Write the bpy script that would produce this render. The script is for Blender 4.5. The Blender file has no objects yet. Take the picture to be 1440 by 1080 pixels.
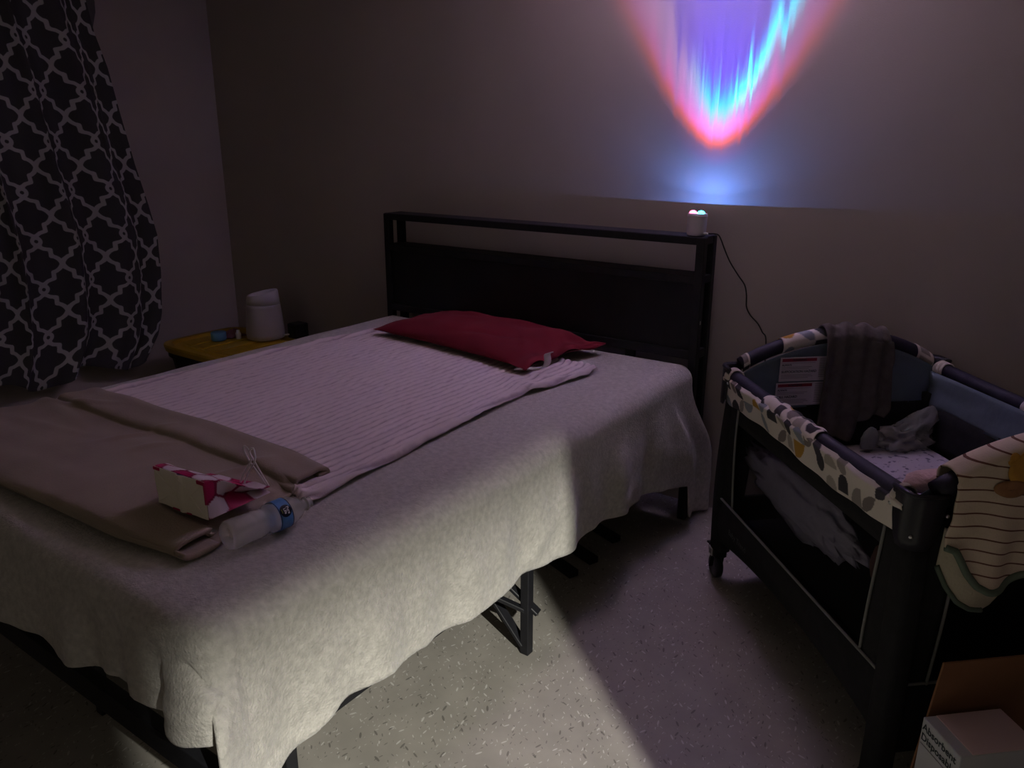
import bpy, bmesh, math, random
from mathutils import Vector, Matrix, noise
from math import sin, cos, pi, sqrt, atan2, exp

C = bpy.context.scene.collection
S = bpy.context.scene

# ------------------------------------------------------------------ camera, world, lights, exposure
CAM = Vector((3.9693, -2.815, 1.4415))
def make_camera():
    yaw, pitch, roll = 0.6155, 0.3027, 0.0032
    f = Vector((-sin(yaw)*cos(pitch), cos(yaw)*cos(pitch), -sin(pitch)))
    r = Vector((cos(yaw), sin(yaw), 0)); u = r.cross(f)
    r2 = r*cos(roll)+u*sin(roll); u2 = u*cos(roll)-r*sin(roll)
    m = Matrix((r2, u2, -f)).transposed().to_4x4(); m.translation = CAM
    cd = bpy.data.cameras.new('camera'); cd.sensor_width = 36.0; cd.lens = 1115.06/1440*36
    cd.clip_start = .02
    o = bpy.data.objects.new('camera', cd); o.matrix_world = m; C.objects.link(o)
    S.camera = o
make_camera()

S.view_settings.view_transform = 'Standard'
S.view_settings.look = 'None'
S.view_settings.exposure = 0.0
S.view_settings.gamma = 1.0
S.view_settings.use_curve_mapping = False

w = bpy.data.worlds.new('night'); S.world = w; w.use_nodes = True
w.node_tree.nodes['Background'].inputs[0].default_value = (1.0, 0.86, 0.70, 1)
w.node_tree.nodes['Background'].inputs[1].default_value = 0.085

# hallway lamp outside the doorway slit that trims its beam, behind and to the right
ld = bpy.data.lights.new('hallway_lamp', 'AREA'); ld.shape = 'RECTANGLE'; ld.size = .016; ld.size_y = .08
ld.energy = 172; ld.color = (1, .98, .88)
lo = bpy.data.objects.new('hallway_lamp', ld); C.objects.link(lo)
lo.location = (5.80, -3.27, 2.45)
lo.rotation_euler = (Vector((2.95, -1.5, .2))-lo.location).to_track_quat('-Z', 'Y').to_euler()

LAMP = Vector((2.845, -.082, 1.104))        # base of the small projector on the headboard
PROJ_POWER = 9.0
ROOM_WASH = .0112

# ------------------------------------------------------------------ materials
def mat(name, col, rough=.8, var=0, vscale=8, bump=0, bscale=60, metal=0, spec=.3, detail=3, sheen=0, coat=0):
    m = bpy.data.materials.new(name); m.use_nodes = True
    nt = m.node_tree; p = nt.nodes['Principled BSDF']
    p.inputs['Base Color'].default_value = (*col, 1); p.inputs['Roughness'].default_value = rough
    p.inputs['Metallic'].default_value = metal; p.inputs['Specular IOR Level'].default_value = spec
    if sheen: p.inputs['Sheen Weight'].default_value = sheen
    if coat: p.inputs['Coat Weight'].default_value = coat
    tc = nt.nodes.new('ShaderNodeTexCoord')
    if var:
        n = nt.nodes.new('ShaderNodeTexNoise'); n.inputs['Scale'].default_value = vscale; n.inputs['Detail'].default_value = detail
        nt.links.new(tc.outputs['Object'], n.inputs['Vector'])
        r = nt.nodes.new('ShaderNodeValToRGB')
        r.color_ramp.elements[0].position = .3; r.color_ramp.elements[1].position = .7
        r.color_ramp.elements[0].color = (*[c*(1-var) for c in col], 1)
        r.color_ramp.elements[1].color = (*[min(1, c*(1+var)) for c in col], 1)
        nt.links.new(n.outputs['Fac'], r.inputs[0]); nt.links.new(r.outputs[0], p.inputs['Base Color'])
    if bump:
        n = nt.nodes.new('ShaderNodeTexNoise'); n.inputs['Scale'].default_value = bscale; n.inputs['Detail'].default_value = 3
        nt.links.new(tc.outputs['Object'], n.inputs['Vector'])
        b = nt.nodes.new('ShaderNodeBump'); b.inputs['Strength'].default_value = 1; b.inputs['Distance'].default_value = bump
        nt.links.new(n.outputs['Fac'], b.inputs['Height']); nt.links.new(b.outputs[0], p.inputs['Normal'])
    return m

def attr_mat(name, cols, rough=.85, bump=0, bscale=300):
    """colour comes from a point colour attribute 'pattern' (the printed pattern of the cloth)"""
    m = mat(name, (.5, .5, .5), rough, bump=bump, bscale=bscale)
    nt = m.node_tree; p = nt.nodes['Principled BSDF']
    a = nt.nodes.new('ShaderNodeAttribute'); a.attribute_name = 'pattern'
    nt.links.new(a.outputs['Color'], p.inputs['Base Color'])
    return m

def emit(name, col, st):
    m = bpy.data.materials.new(name); m.use_nodes = True; p = m.node_tree.nodes['Principled BSDF']
    p.inputs['Base Color'].default_value = (*col, 1)
    p.inputs['Emission Color'].default_value = (*col, 1); p.inputs['Emission Strength'].default_value = st
    return m

def clear(name, col, alpha, rough=.15, spec=.5, bump=0, bscale=30):
    m = mat(name, col, rough, bump=bump, bscale=bscale, spec=spec)
    m.node_tree.nodes['Principled BSDF'].inputs['Alpha'].default_value = alpha
    return m

M = {}
M['wall'] = mat('painted_wall', (.40, .352, .315), .75, var=.03, vscale=2, bump=.0006, bscale=220)
M['ceiling'] = mat('painted_ceiling', (.62, .60, .58), .9, var=.03, vscale=2, bump=.001, bscale=120)
M['blackmetal'] = mat('black_powder_coated_metal', (.013, .013, .016), .5, var=.2, vscale=30, bump=.0002, bscale=400)
M['blackwood'] = mat('black_wood_board', (.014, .0135, .017), .55, var=.3, vscale=6, bump=.0003, bscale=60)
M['fleece'] = mat('beige_fleece', (.555, .53, .485), .95, var=.15, vscale=70, bump=.0034, bscale=170, sheen=.3, detail=5)
M['tan'] = mat('tan_blanket_cloth', (.335, .27, .21), .95, var=.06, vscale=10, bump=.001, bscale=200, sheen=.2)
M['rib'] = mat('ribbed_plush', (.80, .70, .70), .95, bump=.0012, bscale=240)
def _rib(m):      # plush ribs, the shade of their valleys painted in as darker mauve
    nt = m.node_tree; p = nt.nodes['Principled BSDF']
    a = nt.nodes.new('ShaderNodeAttribute'); a.attribute_name = 'rib_shade'
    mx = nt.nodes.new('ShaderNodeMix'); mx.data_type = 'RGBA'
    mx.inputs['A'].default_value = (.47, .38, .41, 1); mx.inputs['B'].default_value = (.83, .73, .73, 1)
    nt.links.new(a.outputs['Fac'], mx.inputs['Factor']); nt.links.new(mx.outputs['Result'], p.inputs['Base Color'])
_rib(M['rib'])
M['red'] = mat('red_pillowcase', (.15, .003, .014), .85, var=.08, vscale=14, bump=.0006, bscale=300, sheen=.05)
M['white'] = mat('white_plastic', (.72, .70, .68), .45, var=.02)
M['whitecloth'] = mat('white_cloth', (.8, .76, .76), .9, bump=.0004, bscale=300)
M['humid'] = mat('grey_white_plastic', (.44, .42, .43), .45, var=.02)
M['lampbody'] = mat('frosted_lamp_plastic', (.62, .57, .64), .45, var=.02)
M['mattress'] = mat('mattress_ticking', (.6, .58, .55), .9, bump=.001, bscale=60)
M['yellow'] = mat('yellow_plastic', (.42, .27, .012), .45, var=.08, vscale=5)
M['blackplastic'] = mat('black_plastic', (.012, .012, .014), .42, var=.2, vscale=20)
M['navyplastic'] = mat('dark_plastic_corner', (.022, .021, .028), .36, var=.2, vscale=20)
M['navy'] = mat('navy_padded_cover', (.022, .020, .036), .62, var=.2, vscale=30, bump=.0006, bscale=120)
M['blackcloth'] = mat('black_woven_cloth', (.014, .014, .016), .9, var=.2, vscale=40, bump=.0005, bscale=500)
M['piping'] = mat('grey_piping', (.20, .20, .195), .8)
M['blueliner'] = mat('blue_grey_liner', (.13, .17, .205), .9, var=.08, vscale=10, bump=.0015, bscale=40)
M['steel'] = mat('steel', (.55, .55, .55), .3, metal=1)
M['cord'] = mat('black_rubber_cord', (.012, .012, .012), .5)
M['taupe'] = mat('dark_taupe_knit', (.115, .10, .092), .95, var=.15, vscale=40, bump=.0015, bscale=150)
M['card'] = mat('brown_cardboard', (.20, .095, .045), .9, var=.08, vscale=6, bump=.0003, bscale=120)
M['carton'] = mat('white_carton', (.46, .47, .49), .7, var=.02)
M['cartonlid'] = mat('pale_pink_carton_lid', (.62, .47, .46), .7, var=.02)
M['ink'] = mat('dark_ink', (.03, .04, .05), .8)
M['redink'] = mat('dark_red_ink', (.28, .03, .06), .8)
M['greyink'] = mat('grey_ink', (.24, .22, .24), .8)
M['paper'] = mat('label_paper', (.56, .52, .54), .8)
M['paperbag'] = mat('uncoated_paper', (.86, .80, .66), .8, bump=.0006, bscale=40)
M['pinkplush'] = mat('pink_plush', (.66, .46, .44), .95, var=.1, vscale=60, bump=.002, bscale=140)
M['green'] = mat('sage_green_binding', (.13, .17, .13), .9, bump=.0004, bscale=300)
M['cream'] = mat('cream_fleece', (.60, .55, .42), .95, bump=.001, bscale=160)
M['bluething'] = mat('blue_plastic', (.10, .26, .42), .5)
M['rosething'] = mat('dusty_rose_cloth', (.25, .12, .13), .9, bump=.001, bscale=80)
M['redcap'] = mat('red_cap_plastic', (.35, .03, .06), .5)
M['crumple'] = clear('crumpled_clear_film', (.50, .50, .50), .50, .18, .8, bump=.010, bscale=34)
M['lavfilm'] = clear('lavender_film', (.72, .66, .90), .92, .3, bump=.006, bscale=24)
M['brownround'] = mat('brown_cloth', (.22, .11, .09), .9)
M['pouch'] = mat('grey_green_pouch', (.26, .27, .25), .7)
M['lens_red'] = emit('red_led_lens', (1, .10, .22), 9)
M['lens_cyan'] = emit('cyan_led_lens', (.05, .85, .9), 10)
M['bottle'] = clear('clear_bottle_plastic', (.88, .89, .88), .36, .10, .8, bump=.003, bscale=50)
M['bottlelabel'] = mat('blue_bottle_label', (.10, .28, .62), .4, var=.25, vscale=30)
M['navyink'] = mat('navy_ink', (.008, .010, .035), .5)
M['whiteink'] = mat('white_ink', (.85, .85, .88), .6)
M['greenink'] = mat('yellow_green_ink', (.35, .45, .10), .6)
M['mesh'] = clear('black_netting', (.012, .012, .014), .28, .9, .1)

def m_floor():
    m = bpy.data.materials.new('flecked_vinyl_tile'); m.use_nodes = True
    nt = m.node_tree; p = nt.nodes['Principled BSDF']; p.inputs['Roughness'].default_value = .42
    p.inputs['Specular IOR Level'].default_value = .35
    L = nt.links.new; N = nt.nodes.new
    tc = N('ShaderNodeTexCoord')
    def math_(op, a, b=None):
        n = N('ShaderNodeMath'); n.operation = op
        for i, v in enumerate((a, b)):
            if v is None: continue
            if isinstance(v, (int, float)): n.inputs[i].default_value = v
            else: L(v, n.inputs[i])
        return n.outputs[0]
    base = N('ShaderNodeTexNoise'); base.inputs['Scale'].default_value = 9; base.inputs['Detail'].default_value = 4
    L(tc.outputs['Object'], base.inputs['Vector'])
    r = N('ShaderNodeValToRGB')
    r.color_ramp.elements[0].position = .35; r.color_ramp.elements[0].color = (.295, .275, .245, 1)
    r.color_ramp.elements[1].position = .7; r.color_ramp.elements[1].color = (.355, .33, .295, 1)
    L(base.outputs['Fac'], r.inputs[0]); cur = r.outputs[0]
    for sc, off, col, lo_, hi in ((30, 0, (.05, .045, .042, 1), 0, .30), (34, 3.3, (.70, .68, .65, 1), 0, .36), (55, 7.7, (.09, .08, .075, 1), 0, .30), (60, 5.1, (.60, .58, .55, 1), 0, .34)):
        mp = N('ShaderNodeMapping'); mp.inputs['Location'].default_value = (off, off*.7, 0); mp.inputs['Scale'].default_value = (sc, sc, 0)
        L(tc.outputs['Object'], mp.inputs['Vector'])
        v = N('ShaderNodeTexVoronoi'); v.voronoi_dimensions = '2D'; v.inputs['Scale'].default_value = 1
        L(mp.outputs[0], v.inputs['Vector'])
        d = N('ShaderNodeVectorMath'); d.operation = 'SUBTRACT'; L(mp.outputs[0], d.inputs[0]); L(v.outputs['Position'], d.inputs[1])
        sx = N('ShaderNodeSeparateColor'); L(v.outputs['Color'], sx.inputs[0])
        rot = N('ShaderNodeVectorRotate'); rot.rotation_type = 'Z_AXIS'
        L(d.outputs[0], rot.inputs['Vector']); L(math_('ADD', math_('MULTIPLY', sx.outputs[0], 1.9), .2), rot.inputs['Angle'])
        s2 = N('ShaderNodeVectorMath'); s2.operation = 'MULTIPLY'; s2.inputs[1].default_value = (1, 3.6, 0); L(rot.outputs[0], s2.inputs[0])
        ln = N('ShaderNodeVectorMath'); ln.operation = 'LENGTH'; L(s2.outputs[0], ln.inputs[0])
        size = math_('ADD', .11, math_('MULTIPLY', sx.outputs[2], .22))
        inside = math_('LESS_THAN', ln.outputs['Value'], size)
        on = math_('MULTIPLY', inside, math_('LESS_THAN', sx.outputs[1], hi))
        mx = N('ShaderNodeMix'); mx.data_type = 'RGBA'
        L(math_('MULTIPLY', on, .55), mx.inputs['Factor']); L(cur, mx.inputs['A']); mx.inputs['B'].default_value = col
        cur = mx.outputs['Result']
    L(cur, p.inputs['Base Color'])
    return m
M['floor'] = m_floor()

def m_sdf(name, dark, light, thr, soft):
    m = mat(name, dark, .9, bump=.0004, bscale=400); nt = m.node_tree; p = nt.nodes['Principled BSDF']
    a = nt.nodes.new('ShaderNodeAttribute'); a.attribute_name = 'dist'
    mr = nt.nodes.new('ShaderNodeMapRange'); mr.inputs['From Min'].default_value = thr+soft; mr.inputs['From Max'].default_value = thr-soft
    nt.links.new(a.outputs['Fac'], mr.inputs['Value'])
    mx = nt.nodes.new('ShaderNodeMix'); mx.data_type = 'RGBA'
    mx.inputs['A'].default_value = (*dark, 1); mx.inputs['B'].default_value = (*light, 1)
    nt.links.new(mr.outputs[0], mx.inputs['Factor']); nt.links.new(mx.outputs['Result'], p.inputs['Base Color'])
    return m
M['curtain'] = m_sdf('trellis_print_curtain', (.058, .058, .058), (.46, .46, .44), .0080, .0012)
M['lining'] = mat('grey_lining', (.11, .11, .105), .9)

def m_uvstripe():
    m = mat('striped_cream_cloth', (.6, .5, .4), .95, bump=.0008, bscale=200); nt = m.node_tree; p = nt.nodes['Principled BSDF']
    uv = nt.nodes.new('ShaderNodeUVMap'); sp = nt.nodes.new('ShaderNodeSeparateXYZ'); nt.links.new(uv.outputs[0], sp.inputs[0])
    a = nt.nodes.new('ShaderNodeMath'); a.operation = 'MODULO'; a.inputs[1].default_value = .026; nt.links.new(sp.outputs[1], a.inputs[0])
    b = nt.nodes.new('ShaderNodeMath'); b.operation = 'LESS_THAN'; b.inputs[1].default_value = .0032; nt.links.new(a.outputs[0], b.inputs[0])
    mx = nt.nodes.new('ShaderNodeMix'); mx.data_type = 'RGBA'; nt.links.new(b.outputs[0], mx.inputs['Factor'])
    mx.inputs['A'].default_value = (.66, .55, .43, 1); mx.inputs['B'].default_value = (.16, .07, .05, 1)
    nt.links.new(mx.outputs['Result'], p.inputs['Base Color'])
    return m
M['stripe'] = m_uvstripe()
M['applique'] = mat('orange_applique', (.52, .27, .05), .9, var=.15, vscale=40)
M['applique2'] = mat('brown_applique', (.30, .15, .07), .9, var=.15, vscale=40)

def m_padsheet():
    m = mat('speckled_crib_sheet', (.56, .52, .60), .95, bump=.0008, bscale=120); nt = m.node_tree; p = nt.nodes['Principled BSDF']
    tc = nt.nodes.new('ShaderNodeTexCoord'); v = nt.nodes.new('ShaderNodeTexNoise'); v.inputs['Scale'].default_value = 42; v.inputs['Detail'].default_value = 2
    nt.links.new(tc.outputs['Object'], v.inputs['Vector'])
    r = nt.nodes.new('ShaderNodeValToRGB'); r.color_ramp.elements[0].position = .34; r.color_ramp.elements[0].color = (.17, .15, .22, 1)
    r.color_ramp.elements[1].position = .42; r.color_ramp.elements[1].color = (.58, .53, .60, 1)
    nt.links.new(v.outputs['Fac'], r.inputs[0]); nt.links.new(r.outputs[0], p.inputs['Base Color'])
    return m
M['padsheet'] = m_padsheet()
M['print'] = attr_mat('leaf_print_cloth', None, .85, .0006, 200)
M['bagprint'] = attr_mat('pink_hexagon_paper', None, .55)

# ------------------------------------------------------------------ mesh helpers
ROOT = {}
def inv_of(parent):
    while parent is not None and parent.parent is not None: parent = parent.parent
    return ROOT.get(parent.name if parent else None)

def obj(name, bm, m, parent=None, smooth=False, local=False, mods=(), loc=None):
    me = bpy.data.meshes.new(name)
    if parent is not None and not local:
        im = inv_of(parent)
        if im is not None: bm.transform(im)
    if loc is not None: bm.transform(Matrix.Translation(-Vector(loc)))
    bmesh.ops.recalc_face_normals(bm, faces=bm.faces[:])
    for f in bm.faces: f.smooth = smooth
    bm.to_mesh(me); bm.free()
    for mm in (m if isinstance(m, (list, tuple)) else [m]): me.materials.append(mm if not isinstance(mm, str) else M[mm])
    o = bpy.data.objects.new(name, me); C.objects.link(o)
    if parent is not None: o.parent = parent
    if loc is not None: o.location = loc
    for k, kw in mods:
        md = o.modifiers.new(k.lower(), k)
        for a, v in kw.items(): setattr(md, a, v)
    return o

def thing(name, label, cat, loc=(0, 0, 0), rz=0, group=None):
    o = bpy.data.objects.new(name, None); C.objects.link(o); o.empty_display_size = .05
    o.location = loc; o.rotation_euler = (0, 0, rz); o['label'] = label; o['category'] = cat
    if group: o['group'] = group
    ROOT[o.name] = (Matrix.Translation(loc) @ Matrix.Rotation(rz, 4, 'Z')).inverted()
    return o
def tag(o, label, cat, group=None):
    o['label'] = label; o['category'] = cat
    if group: o['group'] = group
    return o
def struct(name, bm, m):
    o = obj(name, bm, m); o['kind'] = 'structure'; return o

def box(bm, x0, x1, y0, y1, z0, z1, bev=0, seg=2, mtx=None, mi=0):
    t = bmesh.new(); bmesh.ops.create_cube(t, size=1)
    for v in t.verts: v.co = Vector(((x0+x1)/2+v.co.x*(x1-x0), (y0+y1)/2+v.co.y*(y1-y0), (z0+z1)/2+v.co.z*(z1-z0)))
    if bev: bmesh.ops.bevel(t, geom=t.edges[:], offset=bev, segments=seg, affect='EDGES', profile=.5)
    return merge(bm, t, mtx, mi)
def merge(bm, t, mtx=None, mi=0):
    if mtx is not None: t.transform(mtx)
    mp = {v: bm.verts.new(v.co) for v in t.verts}
    for f in t.faces:
        try:
            nf = bm.faces.new([mp[v] for v in f.verts]); nf.smooth = f.smooth; nf.material_index = mi
        except ValueError: pass
    t.free(); return bm
def bar(bm, p, q, wx, wy=None, bev=.002, up=(0, 0, 1)):
    p, q = Vector(p), Vector(q); d = q-p; L = d.length; z = d.normalized(); upv = Vector(up)
    if abs(z.dot(upv)) > .98: upv = Vector((1, 0, 0))
    x = upv.cross(z).normalized(); y = z.cross(x)
    m = Matrix((x, y, z)).transposed().to_4x4(); m.translation = p
    wy = wy or wx
    return box(bm, -wx/2, wx/2, -wy/2, wy/2, 0, L, bev, 1, m)
def tube(bm, pts, r, n=8, closed=False, cap=True, sq=None):
    pts = [Vector(p) for p in pts]; rings = []; k = len(pts); prev = None
    for i, p in enumerate(pts):
        a = pts[(i-1) % k] if (closed or i > 0) else p; b = pts[(i+1) % k] if (closed or i < k-1) else p
        t = (b-a).normalized()
        if prev is None:
            x = t.orthogonal().normalized()
        else:
            x = (prev-t*prev.dot(t))
            x = x.normalized() if x.length > 1e-6 else t.orthogonal().normalized()
        prev = x; y = t.cross(x); rr = r[i] if isinstance(r, (list, tuple)) else r
        rings.append([bm.verts.new(p+(x*cos(2*pi*j/n)+y*sin(2*pi*j/n))*rr) for j in range(n)])
    for i in range(k if closed else k-1):
        A, B = rings[i], rings[(i+1) % k]
        for j in range(n): bm.faces.new((A[j], A[(j+1) % n], B[(j+1) % n], B[j]))
    if cap and not closed:
        bm.faces.new(rings[0][::-1]); bm.faces.new(rings[-1])
    return bm
def lathe(bm, prof, n=32, mtx=None, cap=True):
    rings = []
    for r, z in prof:
        rings.append([bm.verts.new((mtx or Matrix()) @ Vector((r*cos(2*pi*j/n), r*sin(2*pi*j/n), z))) for j in range(n)])
    for A, B in zip(rings, rings[1:]):
        for j in range(n): bm.faces.new((A[j], A[(j+1) % n], B[(j+1) % n], B[j]))
    if cap:
        if prof[0][0] > 1e-4: bm.faces.new(rings[0][::-1])
        if prof[-1][0] > 1e-4: bm.faces.new(rings[-1])
    return bm
def grid(bm, nu, nv, fn, uvs=None):
    """fn(i/nu, j/nv) -> Vector ; uvs(u, v) -> (a, b) stored as UV map"""
    V = [[bm.verts.new(fn(i/nu, j/nv)) for j in range(nv+1)] for i in range(nu+1)]
    ul = bm.loops.layers.uv.verify() if uvs else None
    F = []
    for i in range(nu):
        for j in range(nv):
            f = bm.faces.new((V[i][j], V[i+1][j], V[i+1][j+1], V[i][j+1])); F.append(f)
            if ul:
                for l, (a, b) in zip(f.loops, ((i, j), (i+1, j), (i+1, j+1), (i, j+1))): l[ul].uv = uvs(a/nu, b/nv)
    return V
def add_attr(o, name, vals, kind='FLOAT'):
    a = o.data.attributes.new(name, kind, 'POINT')
    if kind == 'FLOAT': a.data.foreach_set('value', vals)
    else: a.data.foreach_set('color', [c for v in vals for c in (*v, 1)])
def smooth_path(pts, n=6):
    """Catmull-Rom through the points"""
    P = [Vector(p) for p in pts]; out = []
    for i in range(len(P)-1):
        a = P[max(i-1, 0)]; b = P[i]; c = P[i+1]; d = P[min(i+2, len(P)-1)]
        for k in range(n):
            t = k/n
            out.append(.5*((2*b)+(c-a)*t+(2*a-5*b+4*c-d)*t*t+(3*b-a-3*c+d)*t**3))
    out.append(P[-1]); return out
def lerp(a, b, t): return a+(b-a)*t
def sstep(a, b, x):
    t = min(1, max(0, (x-a)/(b-a))); return t*t*(3-2*t)
def table(T, x):
    T = sorted(T)
    if x <= T[0][0]: return T[0][1]
    for (a, b), (c, d) in zip(T, T[1:]):
        if x <= c: return lerp(b, d, (x-a)/(c-a))
    return T[-1][1]
def nz(x, y, z=0, s=1): return noise.noise(Vector((x*s, y*s, z*s)))
def text_bm(txt, size, bold=0, ax='CENTER'):
    cu = bpy.data.curves.new('lettering', 'FONT'); cu.body = txt; cu.size = size; cu.align_x = ax; cu.align_y = 'CENTER'
    cu.offset = bold; cu.resolution_u = 3
    o = bpy.data.objects.new('lettering', cu); C.objects.link(o)
    dg = bpy.context.evaluated_depsgraph_get(); me = bpy.data.meshes.new_from_object(o.evaluated_get(dg))
    bm = bmesh.new(); bm.from_mesh(me); bpy.data.objects.remove(o); bpy.data.curves.remove(cu); bpy.data.meshes.remove(me)
    return bm
SOL = lambda t, off=0: ('SOLIDIFY', dict(thickness=t, offset=off))
SUB = lambda l: ('SUBSURF', dict(levels=l, render_levels=l))

# ------------------------------------------------------------------ the room
XL, YB, XR, ZC = -.08, .05, 5.2, 2.44
bm = bmesh.new(); box(bm, XL-.1, 7.4, -5.6, YB+.1, -.1, 0); struct('floor', bm, 'floor')
bm = bmesh.new(); box(bm, XL-.1, XR+.1, YB, YB+.1, 0, ZC); struct('wall_back', bm, 'wall')
bm = bmesh.new(); box(bm, XL-.1, XL, -5.6, YB, 0, ZC); struct('wall_left', bm, 'wall')
bm = bmesh.new()
box(bm, XR, XR+.1, -2.805, YB, 0, ZC); box(bm, XR, XR+.1, -5.6, -3.095, 0, ZC); box(bm, XR, XR+.1, -3.095, -2.805, 2.112, ZC)  # doorway narrowed; rear jamb added to block the beam as a standing person would
struct('wall_right', bm, 'wall')
bm = bmesh.new(); box(bm, XL-.1, XR+.1, -5.6, YB+.1, ZC, ZC+.1); struct('ceiling', bm, 'ceiling')

# ------------------------------------------------------------------ bed: frame and headboard
HX0, HX1, HD, HH = 1.332, 2.895, -.12, 1.104
bed = thing('bed', 'black metal bed with open-shelf headboard standing against the back wall', 'bed', (2.11, -1.14, 0))
bm = bmesh.new(); box(bm, HX0+.03, HX1-.03, -.105, -.088, .672, .945, .002)
hb = obj('headboard', bm, 'blackwood', bed)
T = .032
for x in (HX0, HX1-T):
    for y in (HD, -.002-T):
        bm = bmesh.new(); box(bm, x, x+T, y, y+T, 0, HH-.003, .003); obj('post', bm, 'blackmetal', hb)
bm = bmesh.new(); box(bm, HX0+.004, HX1-.004, HD+.006, -.008, HH-.010, HH-.001, .001); obj('top_shelf', bm, 'blackwood', hb)
bm = bmesh.new(); box(bm, HX0+.02, HX1-.02, HD+.004, -.008, .946, .962, .001); obj('lower_shelf', bm, 'blackwood', hb)
for z0, z1 in ((HH-.030, HH-.002), (.934, .962), (.652, .684)):
    bm = bmesh.new(); box(bm, HX0+.004, HX1-.004, HD+.001, HD+.025, z0, z1, .002)
    if z0 > .9: box(bm, HX0+.004, HX1-.004, -.030, -.004, z0, z1, .002)
    for x in (HX0+.003, HX1-.028): box(bm, x, x+.025, HD+.02, -.02, z0, z1, .002)
    obj('rail', bm, 'blackmetal', hb)
for x in (1.56, 2.60):
    bm = bmesh.new(); box(bm, x, x+.04, HD+.003, HD+.02, .40, .66, .002); obj('bracket', bm, 'blackmetal', hb)
bm = bmesh.new(); box(bm, HX1-.010, HX1+.001, HD+.010, HD+.018, .785, .800, .002); o = obj('bolt', bm, 'steel', hb)
FZ0, FZ1 = .294, .352
for x in (1.365, 2.850):
    bm = bmesh.new(); box(bm, x, x+.03, -2.165, -.15, FZ0, FZ1, .003); obj('side_rail', bm, 'blackmetal', bed)
for y in (-2.185, -.18):
    bm = bmesh.new(); box(bm, 1.365, 2.88, y, y+.03, FZ0, FZ1, .003); obj('end_rail', bm, 'blackmetal', bed)
bm = bmesh.new(); box(bm, 1.40, 2.85, -1.185, -1.155, FZ0, FZ1, .003); obj('cross_rail', bm, 'blackmetal', bed)
bm = bmesh.new(); box(bm, 2.09, 2.12, -2.16, -.16, FZ0, FZ1, .003); obj('center_rail', bm, 'blackmetal', bed)
bm = bmesh.new()
for i in range(9): box(bm, 1.39, 2.86, -2.05+i*.23, -2.035+i*.23, FZ1-.014, FZ1, .001)
o = obj('deck_wires', bm, 'blackmetal', bed)
for x in (1.385, 2.104, 2.862):
    for y in (-2.02, -1.172, -.25):
        if x > 2.8 and y > -1: continue
        bm = bmesh.new(); bar(bm, (x, y, 0), (x, y, FZ1-.02), .028, .028, .002); obj('leg', bm, 'blackmetal', bed)
# slanted braces at the near middle leg
bm = bmesh.new(); bar(bm, (2.855, -1.175, .025), (2.60, -1.172, FZ0), .030, .012); obj('brace', bm, 'blackmetal', bed)
bm = bmesh.new(); bar(bm, (2.889, -1.152, .132), (2.66, -1.20, .315), .030, .012); obj('brace', bm, 'blackmetal', bed)
bm = bmesh.new(); bar(bm, (2.862, -1.172, .14), (2.60, -1.34, FZ0), .024, .012); obj('brace', bm, 'blackmetal', bed)
for (x, y) in ((2.761, -.735), (2.772, -.617), (2.764, -.433)):
    bm = bmesh.new(); bar(bm, (x, y, .012), (x-.30, y+.115, .012), .040, .024); obj('foot_bar', bm, 'blackmetal', bed)
bm = bmesh.new(); bar(bm, (2.86, -.25, .30), (2.70, -.14, .355), .03, .014); obj('brace', bm, 'blackmetal', bed)

MX0, MX1, MY0, MY1, MZ0, MZ1 = 1.362, 2.868, -2.165, -.135, .354, .618
bm = bmesh.new(); box(bm, MX0, MX1, MY0, MY1, MZ0, MZ1, .05, 4)
tag(obj('mattress', bm, 'mattress', smooth=True, loc=(2.11, -1.15, MZ0)), 'mattress lying on the black bed frame under the beige fleece blanket', 'mattress')

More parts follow.
